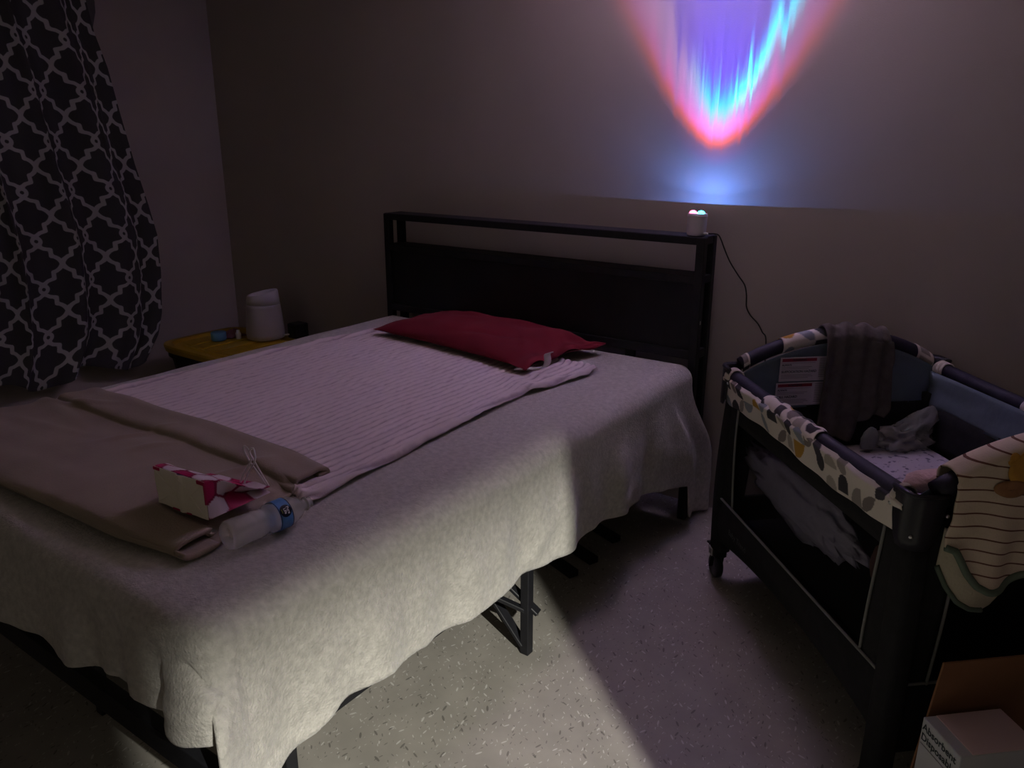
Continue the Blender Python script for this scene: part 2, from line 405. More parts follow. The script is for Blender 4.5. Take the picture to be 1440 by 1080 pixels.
# ------------------------------------------------------------------ fleece blanket over the whole bed
Z0 = .632
def topz(x, y):
    return Z0+.004*nz(x, y, 3, 2.2)+.002*nz(x, y, 9, 7)
BX0, BX1, BY0, BY1 = 1.335, 2.893, -2.19, -.135
HEM = [(.03, .012), (-.06, .02), (-.165, .042), (-.186, .07), (-.196, .182), (-.21, .190), (-.43, .247), (-.6, .271), (-.75, .287), (-1.0, .287), (-1.23, .308),
       (-1.5, .314), (-1.74, .330), (-1.8, .345), (-1.915, .34), (-1.98, .311), (-2.09, .30), (-2.30, .20)]
def blanket():
    RC = .06
    edge = []      # (top edge x, y, nx, ny, bottom x, bottom y, hem z, mode)
    n = 150
    for i in range(n+1):
        s = i/n; y = lerp(BY1, BY0+RC, s); yb = lerp(.03, BY0+RC+.005, s)
        if s > .06: yb = lerp(yb, y, sstep(.04, .16, s))
        bx = BX1+.022+.012*sin(y*17+1)*sstep(.05, .2, s)+.006*sin(y*41)+.012*nz(y, 0, 0, 5)
        if s < .12: bx += .035*exp(-((s-.018)/.02)**2)-.012*exp(-((s-.055)/.014)**2)+.02*exp(-((s-.085)/.02)**2)
        edge.append((BX1, y, 1, 0, bx, yb, table(HEM, yb)+.004*nz(y, 4, 0, 18)))
    # corner with its tucked fold
    ctl = [(2.930, -2.148, .275), (2.945, -2.178, .235), (2.962, -2.208, .19), (2.958, -2.222, .19), (2.940, -2.210, .20), (2.922, -2.172, .28), (2.912, -2.155, .36), (2.916, -2.175, .430),
           (2.918, -2.212, .452), (2.872, -2.238, .446), (2.83, -2.236, .442), (2.798, -2.220, .436), (2.782, -2.190, .43), (2.765, -2.188, .43), (2.735, -2.204, .438)]
    cp = smooth_path(ctl, 5); k = len(cp)
    for i in range(1, k):
        s = i/(k-1)
        # plain corner of the top edge
        arc = pi/2*RC; seg1 = .0; tot = arc+.11
        d = s*tot
        if d < arc:
            a = d/RC; x, y, nx, ny = BX1-RC+RC*cos(a), BY0+RC-RC*sin(a), cos(a), -sin(a)
        else:
            x, y, nx, ny = BX1-RC-(d-arc), BY0, 0, -1
        b = cp[i]; edge.append((x, y, nx, ny, b.x, b.y, b.z, lerp(.32, .95, sstep(.45, .8, s))))
    xs = edge[-1][0]; xbs = edge[-1][4]
    n = 90
    for i in range(1, n+1):
        s = i/n; x = lerp(xs, BX0+RC, s); xb = lerp(xbs, BX0+RC, s)
        by = BY0-.018-.012*sin(x*24)*sstep(0, .1, s)-.012*nz(x, 2, 0, 6)-.012*sin(x*52)*sstep(2.3, 2.6, x)*sstep(0, .1, s)
        hz = table([(1.4, .40), (2.14, .405), (2.38, .398), (2.55, .435), (2.65, .45), (2.72, .438)], xb)
        edge.append((x, BY0, 0, -1, xb, by, hz+.003*nz(x, 0, 5, 20)))
    for i in range(1, 9):
        a = pi/2*i/8; edge.append((BX0+RC-RC*sin(a), BY0+RC-RC*cos(a), -sin(a), -cos(a), BX0+RC-(RC+.03)*sin(a), BY0+RC-(RC+.02)*cos(a), .36))
    n = 60
    for i in range(1, n+1):
        s = i/n; y = lerp(BY0+RC, BY1, s)
        edge.append((BX0, y, -1, 0, BX0-.02-.01*sin(y*19)-.008*nz(y, 7, 0, 5), y, .34+.01*nz(y, 0, 3, 3)))
    RE = .055
    bm = bmesh.new(); rows = []
    NT, NQ, ND = 26, 7, 30
    for (x, y, nx, ny, bx, by, hz, *fast) in edge:
        col = []
        ix, iy = x-nx*RE, y-ny*RE
        cx, cy = 2.11, max(-1.45, min(BY1, iy)) if abs(nx) > .99 else -1.45
        if abs(nx) <= .99 or iy < -1.45: cy = -1.45
        for t in range(NT):
            s = t/NT; px, py = lerp(cx, ix, s), lerp(cy, iy, s)
            col.append(Vector((px, py, topz(px, py))))
        zt = topz(ix, iy)
        for t in range(NQ):
            a = pi/2*t/NQ
            col.append(Vector((ix+nx*RE*sin(a), iy+ny*RE*sin(a), zt-RE*(1-cos(a)))))
        zs = zt-RE
        for t in range(ND+1):
            s = t/ND; wgt = sstep(.0, fast[0] if fast else .62, s)
            px, py = lerp(x, bx, wgt), lerp(y, by, wgt)
            rip = (.007*nz(x+y, s*.6, 1, 9)+.005*nz(x+y+.35*s, 0, 4, 15))*s
            col.append(Vector((px+nx*rip, py+ny*rip, lerp(zs, hz, s))))
        rows.append([bm.verts.new(c) for c in col])
    for A, B in zip(rows, rows[1:]):
        for j in range(len(A)-1): bm.faces.new((A[j], B[j], B[j+1], A[j+1]))
    bmesh.ops.remove_doubles(bm, verts=bm.verts[:], dist=.0004)
    o = obj('fleece_blanket', bm, 'fleece', smooth=True, loc=(2.11, -1.14, .35), mods=[SOL(.006, -1)])
    tag(o, 'large beige fleece blanket covering the bed and hanging over its sides', 'blanket')
blanket()

# ------------------------------------------------------------------ ribbed plush throw
def throw():
    rib_shade = []
    RX = [(-1.76, 2.655), (-1.66, 2.638), (-1.296, 2.609), (-.9, 2.592), (-.78, 2.585), (-.73, 2.600), (-.47, 2.643), (-.40, 2.63)]
    LX = [(-1.76, 1.50), (-1.56, 1.492), (-1.19, 1.50), (-.75, 1.535), (-.38, 1.585)]
    def fn(u, v):
        y = lerp(-1.72, -.36, v); x0, x1 = table(LX, y), table(RX, y)
        x = lerp(x0, x1, u)
        yy = y + .06*(u-.5)*sstep(.9, 1, v)*-1
        if v < .2: yy -= .03*sstep(.9, 1, u)*(1-v/.2)
        ph = (x-.012*nz(x, yy, 0, 3))/.0275
        pr = abs(sin(pi*ph)); z = topz(x, yy)+.007+.012*pr**.75*(.85+.35*nz(x, yy, 7, 25)); rib_shade.append(sstep(.10, .80, pr+.20*nz(x, yy, 1, 60)))
        e = min(u*(x1-x0), (1-u)*(x1-x0), v*1.36, (1-v)*1.36)
        z += .010*exp(-((e-.012)/.011)**2)-.006*(1-sstep(0, .006, e))
        z += .014*exp(-((x-2.55)/.05)**2-((yy+.74)/.04)**2) + .012*exp(-((x-2.47)/.03)**2-((yy+.70)/.03)**2)+.010*exp(-((x-2.53)/.03)**2-((yy+.62)/.02)**2)
        z += .003*nz(x, yy, 2, 6)
        return Vector((x, yy, z))
    bm = bmesh.new(); grid(bm, 500, 120, fn)
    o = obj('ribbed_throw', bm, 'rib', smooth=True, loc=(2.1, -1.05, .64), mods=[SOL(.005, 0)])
    add_attr(o, 'rib_shade', rib_shade)
    tag(o, 'pinkish white ribbed plush throw spread over the fleece blanket in front of the red pillow', 'throw blanket')
    bm = bmesh.new()
    pts = [(2.455, -.640, .668), (2.50, -.618, .671), (2.54, -.604, .678), (2.552, -.598, .70), (2.548, -.596, .724), (2.556, -.590, .73)]
    pts = smooth_path(pts, 4)
    V = [(bm.verts.new(p+Vector((-.006, -.011, 0))), bm.verts.new(p+Vector((.006, .011, .004)))) for p in pts]
    for a, b in zip(V, V[1:]): bm.faces.new((a[0], a[1], b[1], b[0]))
    bm.transform(Matrix.Translation((-2.1, 1.05, -.64)))
    t = obj('tie_strap', bm, 'whitecloth', o, smooth=True, local=True, mods=[SOL(.004)])
    t['label'] = 'white fabric strap with an upright loop'
throw()

# ------------------------------------------------------------------ tan folded blanket at the foot of the bed
def tan():
    prof = [(-1.70, .643), (-1.85, .643), (-1.98, .643), (-2.06, .644), (-2.092, .648), (-2.103, .660), (-2.094, .674), (-2.055, .680), (-2.0, .678), (-1.92, .672), (-1.82, .668), (-1.755, .667), (-1.738, .668), (-1.728, .680), (-1.712, .684),
            (-1.675, .684), (-1.645, .684), (-1.624, .678), (-1.616, .666), (-1.622, .655), (-1.65, .650)]
    pp = smooth_path([(0, a, b) for a, b in prof], 6); n = len(pp)-1
    NU = 120
    def fn(u, v):
        p = pp[min(n, int(round(v*n)))]
        y, z = p.y, p.z
        k = v
        x0 = 1.44+.10*sstep(-2.0, -1.62, y); x1 = 2.655-.085*sstep(-2.08, -1.66, y)
        top = z > .66
        if top and y < -1.95: x1 -= .03
        x = lerp(x0, x1, u)
        y2 = y-.02*(1-u)*sstep(-1.9, -2.1, y)*-1*0+.016*sin(x*3.1+.4)*(1 if y < -1.9 else .5)
        y2 += -.02*(1-u)*(1 if y < -1.95 else 0)+.03*sstep(.8, 1, u)*(1 if y < -2.0 else 0)
        if top:
            z += .010*nz(x, y2, 0, 4)*sstep(0, .06, min(u, 1-u))+.006*nz(x*.4, y2*1.6, 5, 9)
            z += .012*exp(-((y2+1.80+.12*(x-1.7))/.02)**2)*sstep(1.95, 1.55, x)
            z += .010*exp(-((y2+1.90-.05*x)/.03)**2)*sstep(2.3, 1.5, x)*0
            for (cx, cy, ang, ln, hgt) in ((2.0, -1.78, 1.1, .07, .010), (2.42, -1.76, 1.25, .06, .012), (2.53, -1.80, .9, .07, .010), (2.12, -1.80, 1.0, .05, .006), (1.62, -1.74, .4, .10, .010), (1.70, -1.88, .2, .22, .006)):
                dx, dy = x-cx, y2-cy; a = dx*cos(ang)+dy*sin(ang); b = -dx*sin(ang)+dy*cos(ang)
                z += hgt*exp(-(a/ln)**2-(b/.012)**2)
            z -= .013*sstep(.86, 1, u)
            if y > -2.0: z -= .022*sstep(.95, 1, u)*sstep(-2.03, -1.95, y)*(1 if y < -1.72 else .2)
        z = max(z, topz(x, y2)+.010)
        if v > .55 and y > -1.74: z = max(z, topz(x, y2)+.022)
        return Vector((x, y2, z))
    bm = bmesh.new(); grid(bm, NU, n, fn)
    o = obj('tan_blanket', bm, 'tan', smooth=True, loc=(2.05, -1.86, .64), mods=[SOL(.012, 0), SUB(1)])
    tag(o, 'plain tan blanket folded flat across the foot of the bed', 'blanket')
tan()

# ------------------------------------------------------------------ red pillow
def pillow():
    A = Matrix.Translation((2.095, -.355, .655)) @ Matrix.Rotation(math.radians(-7.5), 4, 'Z')
    hx, hy, hz = .432, .235, .062
    bm = bmesh.new()
    def side(sg):
        def fn(u, v):
            a, b = u*2-1, v*2-1
            pr = max(0, (1-abs(a)**3.2))**.55*max(0, (1-abs(b)**2.6))**.6
            cut = .035*(1-b*b)*abs(a)**3; cut2 = .03*(1-a*a)*abs(b)**3
            x = a*(hx-cut); y = b*(hy-cut2)
            z = sg*hz*pr*(1+.16*nz(a, b, sg, 2.6))
            if sg > 0:
                z += pr**.5*(.008*nz(x, y, 4, 9)+.007*nz(x+y, x*.2, 2, 22)*abs(a))
                z -= .016*exp(-((x-.36)/.03)**2)*pr**.3
                z -= .010*exp(-((y+.10-.3*(x-.15))/.02)**2)*exp(-((x-.12)/.12)**2)
            else: z *= .35
            if a > .8: z += .01*sin(b*7)*(a-.8)*5*(1 if sg > 0 else .3)
            return A @ Vector((x, y, z+.02))
        grid(bm, 72, 44, fn)
    side(1); side(-1)
    bmesh.ops.remove_doubles(bm, verts=bm.verts[:], dist=.0005)
    for v in bm.verts:
        f = topz(v.co.x, v.co.y)+.016
        if v.co.z < f: v.co.z = f
    o = obj('pillow', bm, 'red', smooth=True, loc=(2.095, -.355, .64), mods=[SUB(1)])
    tag(o, 'deep red pillow lying at the head of the bed against the headboard', 'pillow')
pillow()

# ------------------------------------------------------------------ small paper gift bag lying on the tan blanket
def hexcol(x, y):
    s = .031
    x /= s; y /= s
    q = x*2/3; r = -x/3+sqrt(3)/3*y
    rx, rz = round(q), round(r); ry = round(-q-r)
    dx, dz, dy = abs(rx-q), abs(rz-r), abs(ry+q+r)
    if dx > dy and dx > dz: rx = -ry-rz
    elif dz >= dy: rz = -rx-ry
    cx = 1.5*rx; cy = sqrt(3)*(rz+rx/2)
    ux, uy = abs(x-cx), abs(y-cy)
    d = max(uy, ux*sqrt(3)/2+uy/2)/(sqrt(3)/2)
    if d > .88: return (.28, .008, .06)
    return (.80, .70, .74) if (rx+2*rz) % 3 else (.50, .012, .11)
def gift_bag():
    P = Vector((2.533, -1.978, .687)); ang = math.radians(4)
    g = thing('gift_bag', 'small pink and white hexagon-patterned paper bag lying on the tan blanket', 'gift bag', P, ang)
    # local: x across the base, y along the bag (away), z up ; base panel at y=0 faces -y
    Wb, Hb, Lb = .160, .084, .148
    bm = bmesh.new(); cols = []
    def shell(u, v):
        # u round the section, v along
        per = 2*(Wb+Hb); d = u*per; t = v
        h = Hb*lerp(1, .16, sstep(.0, 1, t)); wd = Wb*lerp(1, 1.08, t)
        if d < Wb: x, z = -wd/2+d/Wb*wd, h
        elif d < Wb+Hb: x, z = wd/2, h-(d-Wb)/Hb*h; 
        elif d < 2*Wb+Hb: x, z = wd/2-(d-Wb-Hb)/Wb*wd, 0
        else: x, z = -wd/2, (d-2*Wb-Hb)/Hb*h
        if (Wb <= d <= Wb+Hb) or d >= 2*Wb+Hb:
            k = 1-abs(z/max(h, 1e-4)-.5)*2; x -= math.copysign(.030*k*sstep(.02, .5, t), x)
        if d < Wb: z += .004*nz(x, t*Lb, 2, 30)*sstep(0, .2, t)
        return Vector((x, t*Lb+.02*(x/Wb)*t, z+.001))
    NU, NV = 160, 64
    grid(bm, NU, NV, shell)
    body = obj('bag_body', bm, 'bagprint', g, local=True, mods=[SOL(.0012)])
    vals = []
    for i in range(NU+1):
        for j in range(NV+1):
            per = 2*(Wb+Hb); vals.append(hexcol(i/NU*per+.006, j/NV*Lb+.004))
    add_attr(body, 'pattern', vals, 'FLOAT_COLOR')
    bm = bmesh.new()
    # base panel with its pasted envelope flaps
    def panel(u, v):
        x = lerp(-Wb/2, Wb/2, u); z = v*Hb
        y = -.002-.006*exp(-((u-.52)/.05)**2)+.003*nz(x, z, 1, 26)
        return Vector((x, y, z+.001))
    grid(bm, 24, 14, panel)
    p = obj('base_panel', bm, 'paperbag', g, local=True, smooth=False, mods=[SOL(.0015)])
    p['label'] = 'cream folded base panel'
    bm = bmesh.new()
    for a, b in (((-.078, .004), (-.02, .040)), ((-.02, .040), (-.078, .078)), ((-.02, .040), (.01, .004)), ((.005, .076), (.03, .045)), ((.03, .045), (.076, .078)), ((.03, .045), (.076, .004))):
        q = []
        for t in (0, .5, 1):
            x, z = lerp(a[0], b[0], t), lerp(a[1], b[1], t); u = x/Wb+.5
            q.append((x, -.0032-.006*exp(-((u-.52)/.05)**2)+.003*nz(x, z, 1, 26), z))
        tube(bm, q, .0009, 5)
    f = obj('fold_crease', bm, 'paperbag', p, local=True)
    pe = mat('pink_paper_edge', (.40, .012, .07), .6)
    for x0, x1, z0, z1 in ((-.081, -.060, .0785, .085), (.058, .081, .0775, .085), (-.03, .03, -.001, .003), (.078, .0815, .035, .083)):
        bm = bmesh.new(); box(bm, x0, x1, -.0045, -.001, z0, z1, .0004, 1)
        obj('base_edge', bm, pe, p, local=True)['label'] = 'pink paper edge'
    for dx, lean in ((0, 0), (.012, .018)):
        bm = bmesh.new()
        pts = [(.015+dx, .136, .014), (.024+dx, .142, .045), (.040+dx, .152, .082), (.036+lean, .152, .108), (.024+lean*1.4, .152, .118), (.020+lean, .152, .104), (.034+lean, .152, .080), (.050+dx, .158, .048), (.068+dx*.6, .164, .014)]
        tube(bm, smooth_path([(a, b, c*.85) for a, b, c in pts], 6), .0022, 6)
        obj('handle', bm, 'whitecloth', g, local=True, smooth=True)['label'] = 'white cord handle'
gift_bag()

# ------------------------------------------------------------------ water bottle
def bottle():
    b0, b1 = Vector((2.678, -1.980, 0)), Vector((2.690, -1.770, 0))
    ax = (b1-b0).normalized(); L = .205; r = .0325; zc = .632+.008+r
    base = Vector((b0.x, b0.y, zc))
    y = Vector((0, 0, 1)); x = y.cross(ax)
    m = Matrix((x, y, ax)).transposed().to_4x4(); m.translation = base
    t = thing('water_bottle', 'clear plastic water bottle with blue label lying beside the gift bag', 'bottle', (base.x, base.y, .64))
    prof = [(.001, .006), (.018, .003), (.027, 0), (.0315, .006), (.0325, .014), (.0325, .052), (.0318, .056), (.0325, .060), (.0305, .078), (.0268, .086), (.0305, .094), (.0325, .100), (.0325, .106), (.0322, .108), (.0322, .140), (.0325, .142),
            (.031, .152), (.025, .168), (.017, .180), (.0125, .186), (.0125, .190), (.0155, .191), (.0155, .194), (.0125, .195), (.0122, .205)]
    bm = bmesh.new(); lathe(bm, prof, 60, m, cap=False)
    mi = m.inverted()
    for v in bm.verts:
        q = mi @ v.co; k = sstep(.012, .026, q.z)*(1-sstep(.062, .076, q.z)); th = atan2(q.y, q.x); f = 1-k*.045*(1+cos(6*th)); v.co = m @ Vector((q.x*f, q.y*f, q.z))
    body = obj('bottle_body', bm, 'bottle', t, smooth=True)
    bm = bmesh.new(); lathe(bm, [(.0328, .108), (.0330, .109), (.0330, .139), (.0328, .140)], 48, m, cap=False)
    lab = obj('bottle_label', bm, 'bottlelabel', t, smooth=True); lab['label'] = 'blue printed bottle label'
    def wrap(bm2, mm, name, rr, phi0, zc2):
        # flat (a: around, b: along axis) -> cylinder ; the mark faces up and towards the viewer
        for v in bm2.verts:
            a, b = v.co.x, v.co.y; ph = phi0+a/.033
            v.co = m @ Vector((rr*cos(ph), rr*sin(ph), zc2+b))
        return obj(name, bm2, mm, lab)
    PH = math.radians(146)
    bmm = bmesh.new()
    for zz in (.1095, .1385):
        for k in range(40):
            pass
    lathe(bmm, [(.0333, .1085), (.0333, .1105)], 48, m, cap=False); lathe(bmm, [(.0333, .1375), (.0333, .1395)], 48, m, cap=False)
    obj('label_border', bmm, 'navyink', lab)
    bmc = bmesh.new(); c = [[bmc.verts.new((.0135*rr/4*cos(2*pi*k/32), .0135*rr/4*sin(2*pi*k/32), 0)) for k in range(32)] for rr in (1, 2, 3, 4)]
    for A, B in zip(c, c[1:]):
        for k in range(32): bmc.faces.new((A[k], A[(k+1) % 32], B[(k+1) % 32], B[k]))
    bmc.faces.new(c[0]); wrap(bmc, 'navyink', 'label_roundel', .0334, PH, .124)
    # the lettering reads round the bottle, its top towards the neck
    for txt, off, sz, mm in (('Pure', .0060, .0085, 'whiteink'), ('Life', -.0015, .0085, 'whiteink'), ('water', -.0082, .0040, 'greenink')):
        if txt == 'water':
            continue
        tb = text_bm(txt, sz, .0003)
        for v in tb.verts: v.co.y += off
        wrap(tb, mm, 'lettering', .0337, PH, .124)
    bmx = bmesh.new()
    for a in (-.004, -.001, .002): 
        bmesh.ops.create_grid(bmx, x_segments=1, y_segments=1, size=.0011, matrix=Matrix.Translation((a, -.0085, 0)))
    wrap(bmx, 'greenink', 'label_emblem', .0337, PH, .124)
bottle()

# ------------------------------------------------------------------ aurora projector lamp on the headboard
def projector():
    t = thing('projector_lamp', 'small white star projector lamp glowing on the right end of the headboard', 'lamp', LAMP)
    bm = bmesh.new(); lathe(bm, [(.030, .001), (.0335, .003), (.0345, .02), (.0350, .070), (.0345, .076), (.033, .078), (.0, .078)], 40)
    obj('lamp_body', bm, 'lampbody', t, smooth=True, local=True)
    bm = bmesh.new(); lathe(bm, [(.0352, .066), (.0358, .067), (.0358, .070), (.0352, .071)], 40, cap=False); obj('collar', bm, 'lampbody', t, smooth=True, local=True)
    for x, mm, nm in ((-.0145, 'lens_red', 'red glowing lens'), (.0155, 'lens_cyan', 'cyan glowing lens')):
        bm = bmesh.new(); lathe(bm, [(.0135*cos(a), .078+.0105*sin(a)) for a in [i*pi/16 for i in range(9)]], 20, Matrix.Translation((x, -.006, 0)))
        o = obj('lens', bm, mm, t, smooth=True, local=True); o['label'] = nm
    bm = bmesh.new(); lathe(bm, [(.004, 0), (.0045, .004), (.0035, .014)], 12, Matrix.Translation((.034, -.012, .010)) @ Matrix.Rotation(pi/2, 4, 'Y')); obj('cord_plug', bm, 'white', t, smooth=True, local=True)
    bm = bmesh.new()
    pts = [(2.880, -.083, 1.114), (2.889, -.070, 1.112), (2.896, -.045, 1.110), (2.902, -.015, 1.103), (2.906, .005, 1.085), (2.918, .022, 1.045), (2.938, .034, 1.000), (2.970, .040, .955), (2.996, .042, .922),
           (3.006, .043, .885), (3.010, .043, .842), (3.028, .043, .812), (3.058, .043, .785), (3.078, .043, .755), (3.094, .043, .728), (3.10, .043, .60), (3.105, .043, .40), (3.11, .043, .30)]
    tube(bm, smooth_path(pts, 5), .0024, 8); obj('power_cord', bm, 'cord', t, smooth=True)
    # the lamp's own light: an aurora pattern thrown upwards, no light below the rim
    ld = bpy.data.lights.new('aurora_beam', 'POINT'); ld.shadow_soft_size = .002; ld.energy = PROJ_POWER; ld.use_nodes = True
    lo = bpy.data.objects.new('aurora_beam', ld); C.objects.link(lo); lo.location = (LAMP.x, LAMP.y, LAMP.z+.100)
    nt = ld.node_tree; N = nt.nodes.new; L = nt.links.new; em = nt.nodes['Emission']
    tc = N('ShaderNodeTexCoord'); sp = N('ShaderNodeSeparateXYZ'); L(tc.outputs['Normal'], sp.inputs[0])
    def mth(op, a, b=None, c=None, clamp=False):
        n = N('ShaderNodeMath'); n.operation = op; n.use_clamp = clamp
        for i, v in enumerate((a, b, c)):
            if v is None: continue
            if isinstance(v, (int, float)): n.inputs[i].default_value = v
            else: L(v, n.inputs[i])
        return n.outputs[0]
    SG = 1.0
    X, Y, Z = [mth('MULTIPLY', sp.outputs[i], SG) for i in range(3)]
    r = mth('SQRT', mth('ADD', mth('MULTIPLY', X, X), mth('MULTIPLY', Y, Y)))
    a = mth('DIVIDE', r, mth('MAXIMUM', Z, .02))
    phi = mth('ARCTAN2', X, Y)
    cv = N('ShaderNodeCombineXYZ'); L(mth('MULTIPLY', phi, 13), cv.inputs[0]); L(mth('MULTIPLY', a, 1.3), cv.inputs[1])
    n1 = N('ShaderNodeTexNoise'); n1.inputs['Scale'].default_value = 1; n1.inputs['Detail'].default_value = 3; n1.inputs['Roughness'].default_value = .65; L(cv.outputs[0], n1.inputs['Vector'])
    cv2 = N('ShaderNodeCombineXYZ'); L(mth('MULTIPLY', phi, 3.2), cv2.inputs[0]); L(mth('MULTIPLY', a, 3), cv2.inputs[1]); cv2.inputs[2].default_value = 4.2
    n2 = N('ShaderNodeTexNoise'); n2.inputs['Scale'].default_value = 1; n2.inputs['Detail'].default_value = 2; L(cv2.outputs[0], n2.inputs['Vector'])
    # streaks shift the inner bands, the outer red rim stays clean
    fall = mth('SUBTRACT', 1, mth('DIVIDE', a, .62), clamp=True)
    sh = mth('MULTIPLY', mth('SUBTRACT', n1.outputs['Fac'], .5), mth('MULTIPLY', mth('ADD', fall, .12), .50))
    cv3 = N('ShaderNodeCombineXYZ'); L(mth('MULTIPLY', phi, 34), cv3.inputs[0]); L(mth('MULTIPLY', a, .6), cv3.inputs[1]); cv3.inputs[2].default_value = 1.7
    n3 = N('ShaderNodeTexNoise'); n3.inputs['Scale'].default_value = 1; n3.inputs['Detail'].default_value = 1; L(cv3.outputs[0], n3.inputs['Vector'])
    thin = mth('MULTIPLY', mth('SUBTRACT', n3.outputs['Fac'], .55, None, True), mth('MULTIPLY', mth('LESS_THAN', a, .75), -.30))
    a2 = mth('ADD', mth('ADD', a, sh), thin)
    ramp = N('ShaderNodeValToRGB'); cr = ramp.color_ramp; L(a2, ramp.inputs[0])
    rampl = N('ShaderNodeValToRGB'); cl = rampl.color_ramp; L(a2, rampl.inputs[0])
    stops = [(0.0, (.08, .05, 1.0)), (.10, (.14, .05, 1.0)), (.175, (.06, .05, 1.0)), (.29, (.10, .05, 1.0)), (.335, (.05, .22, 1.0)), (.375, (.01, .62, .95)), (.415, (.22, .52, .95)), (.47, (.55, .28, .92)), (.54, (.90, .20, .85)),
             (.585, (1.0, .16, .42)), (.615, (1.0, .16, .16)), (.645, (.62, .14, .28)), (.70, (.22, .13, .46)), (.85, (.11, .14, .55)), (1.0, (.07, .16, .56))]
    while len(cr.elements) < len(stops): cr.elements.new(.5)
    for e, (p, c) in zip(cr.elements, stops): e.position = p; e.color = (*c, 1)
    lst = [(p, {.335: (.20, .12, 1.0), .375: (.42, .26, .92), .415: (.52, .28, .90), .47: (.62, .27, .88)}.get(p, c)) for p, c in stops]
    while len(cl.elements) < len(lst): cl.elements.new(.5)
    for e, (p, c) in zip(cl.elements, lst): e.position = p; e.color = (*c, 1)
    lm = N('ShaderNodeMapRange'); lm.inputs['From Min'].default_value = -.35; lm.inputs['From Max'].default_value = -.85; L(phi, lm.inputs['Value'])
    lmix = N('ShaderNodeMix'); lmix.data_type = 'RGBA'; L(lm.outputs[0], lmix.inputs['Factor']); L(ramp.outputs[0], lmix.inputs['A']); L(rampl.outputs[0], lmix.inputs['B'])
    # how strongly each part of the cone is lit
    st = N('ShaderNodeValToRGB'); sr = st.color_ramp; L(mth('DIVIDE', a, 4.0), st.inputs[0])
    bs = [(0.0, 1.5), (.033, 1.5), (.044, .34), (.072, .17), (.090, .115), (.118, .066), (.134, .046), (.148, .030), (.161, .018), (.182, .0140), (.25, .0125), (.5, .0120), (.8, .0100), (1.0, .0080)]
    while len(sr.elements) < len(bs): sr.elements.new(.5)
    for e, (p, c) in zip(sr.elements, bs): e.position = p; e.color = (c/3, c/3, c/3, 1)
    streak = mth('ADD', .45, mth('MULTIPLY', mth('POWER', n1.outputs['Fac'], 2), 2.2))
    mixs = mth('ADD', 1, mth('MULTIPLY', mth('SUBTRACT', streak, 1), mth('ADD', fall, .25), None, True))
    up = mth('GREATER_THAN', Z, .015)
    total = mth('MULTIPLY', mth('MULTIPLY', st.outputs[0], mixs), up)
    rb = N('ShaderNodeMapRange'); rb.inputs['From Min'].default_value = .25; rb.inputs['From Max'].default_value = .75; L(phi, rb.inputs['Value'])
    band = mth('SUBTRACT', 1, mth('MULTIPLY', mth('ABSOLUTE', mth('SUBTRACT', a2, .375)), 14), None, True)
    right = mth('MULTIPLY', mth('ADD', 1, mth('MULTIPLY', mth('MULTIPLY', rb.outputs[0], band), 2.2)), mth('ADD', 1, mth('MULTIPLY', mth('SUBTRACT', mth('DIVIDE', 1, mth('MAXIMUM', mth('COSINE', phi), .30)), 1), mth('LESS_THAN', a, .70))))
    zen = N('ShaderNodeMix'); zen.data_type = 'RGBA'; zm = N('ShaderNodeMapRange'); zm.inputs['From Min'].default_value = .175; zm.inputs['From Max'].default_value = .135
    L(a, zm.inputs['Value']); L(zm.outputs[0], zen.inputs['Factor']); L(lmix.outputs['Result'], zen.inputs['A']); zen.inputs['B'].default_value = (.80, .60, .90, 1)
    # towards the room (away from the wall) the beam is a broad warm pink wash over the ceiling
    rm = N('ShaderNodeMapRange'); rm.inputs['From Min'].default_value = .05; rm.inputs['From Max'].default_value = -.25; L(mth('DIVIDE', Y, mth('MAXIMUM', r, .001)), rm.inputs['Value'])
    rm2 = N('ShaderNodeMapRange'); rm2.inputs['From Min'].default_value = 2.6; rm2.inputs['From Max'].default_value = 1.6; L(a, rm2.inputs['Value'])
    rfac = mth('MULTIPLY', rm.outputs[0], mth('GREATER_THAN', a, .15))
    rcol = N('ShaderNodeMix'); rcol.data_type = 'RGBA'; L(rfac, rcol.inputs['Factor']); L(zen.outputs['Result'], rcol.inputs['A']); rcol.inputs['B'].default_value = (.96, .73, .70, 1)
    L(rcol.outputs['Result'], em.inputs['Color'])
    total = mth('ADD', mth('MULTIPLY', total, mth('SUBTRACT', 1, rfac)), mth('MULTIPLY', mth('MULTIPLY', rfac, rm2.outputs[0]), ROOM_WASH)); L(mth('MULTIPLY', mth('MULTIPLY', total, right), 180.0), em.inputs['Strength'])
projector()

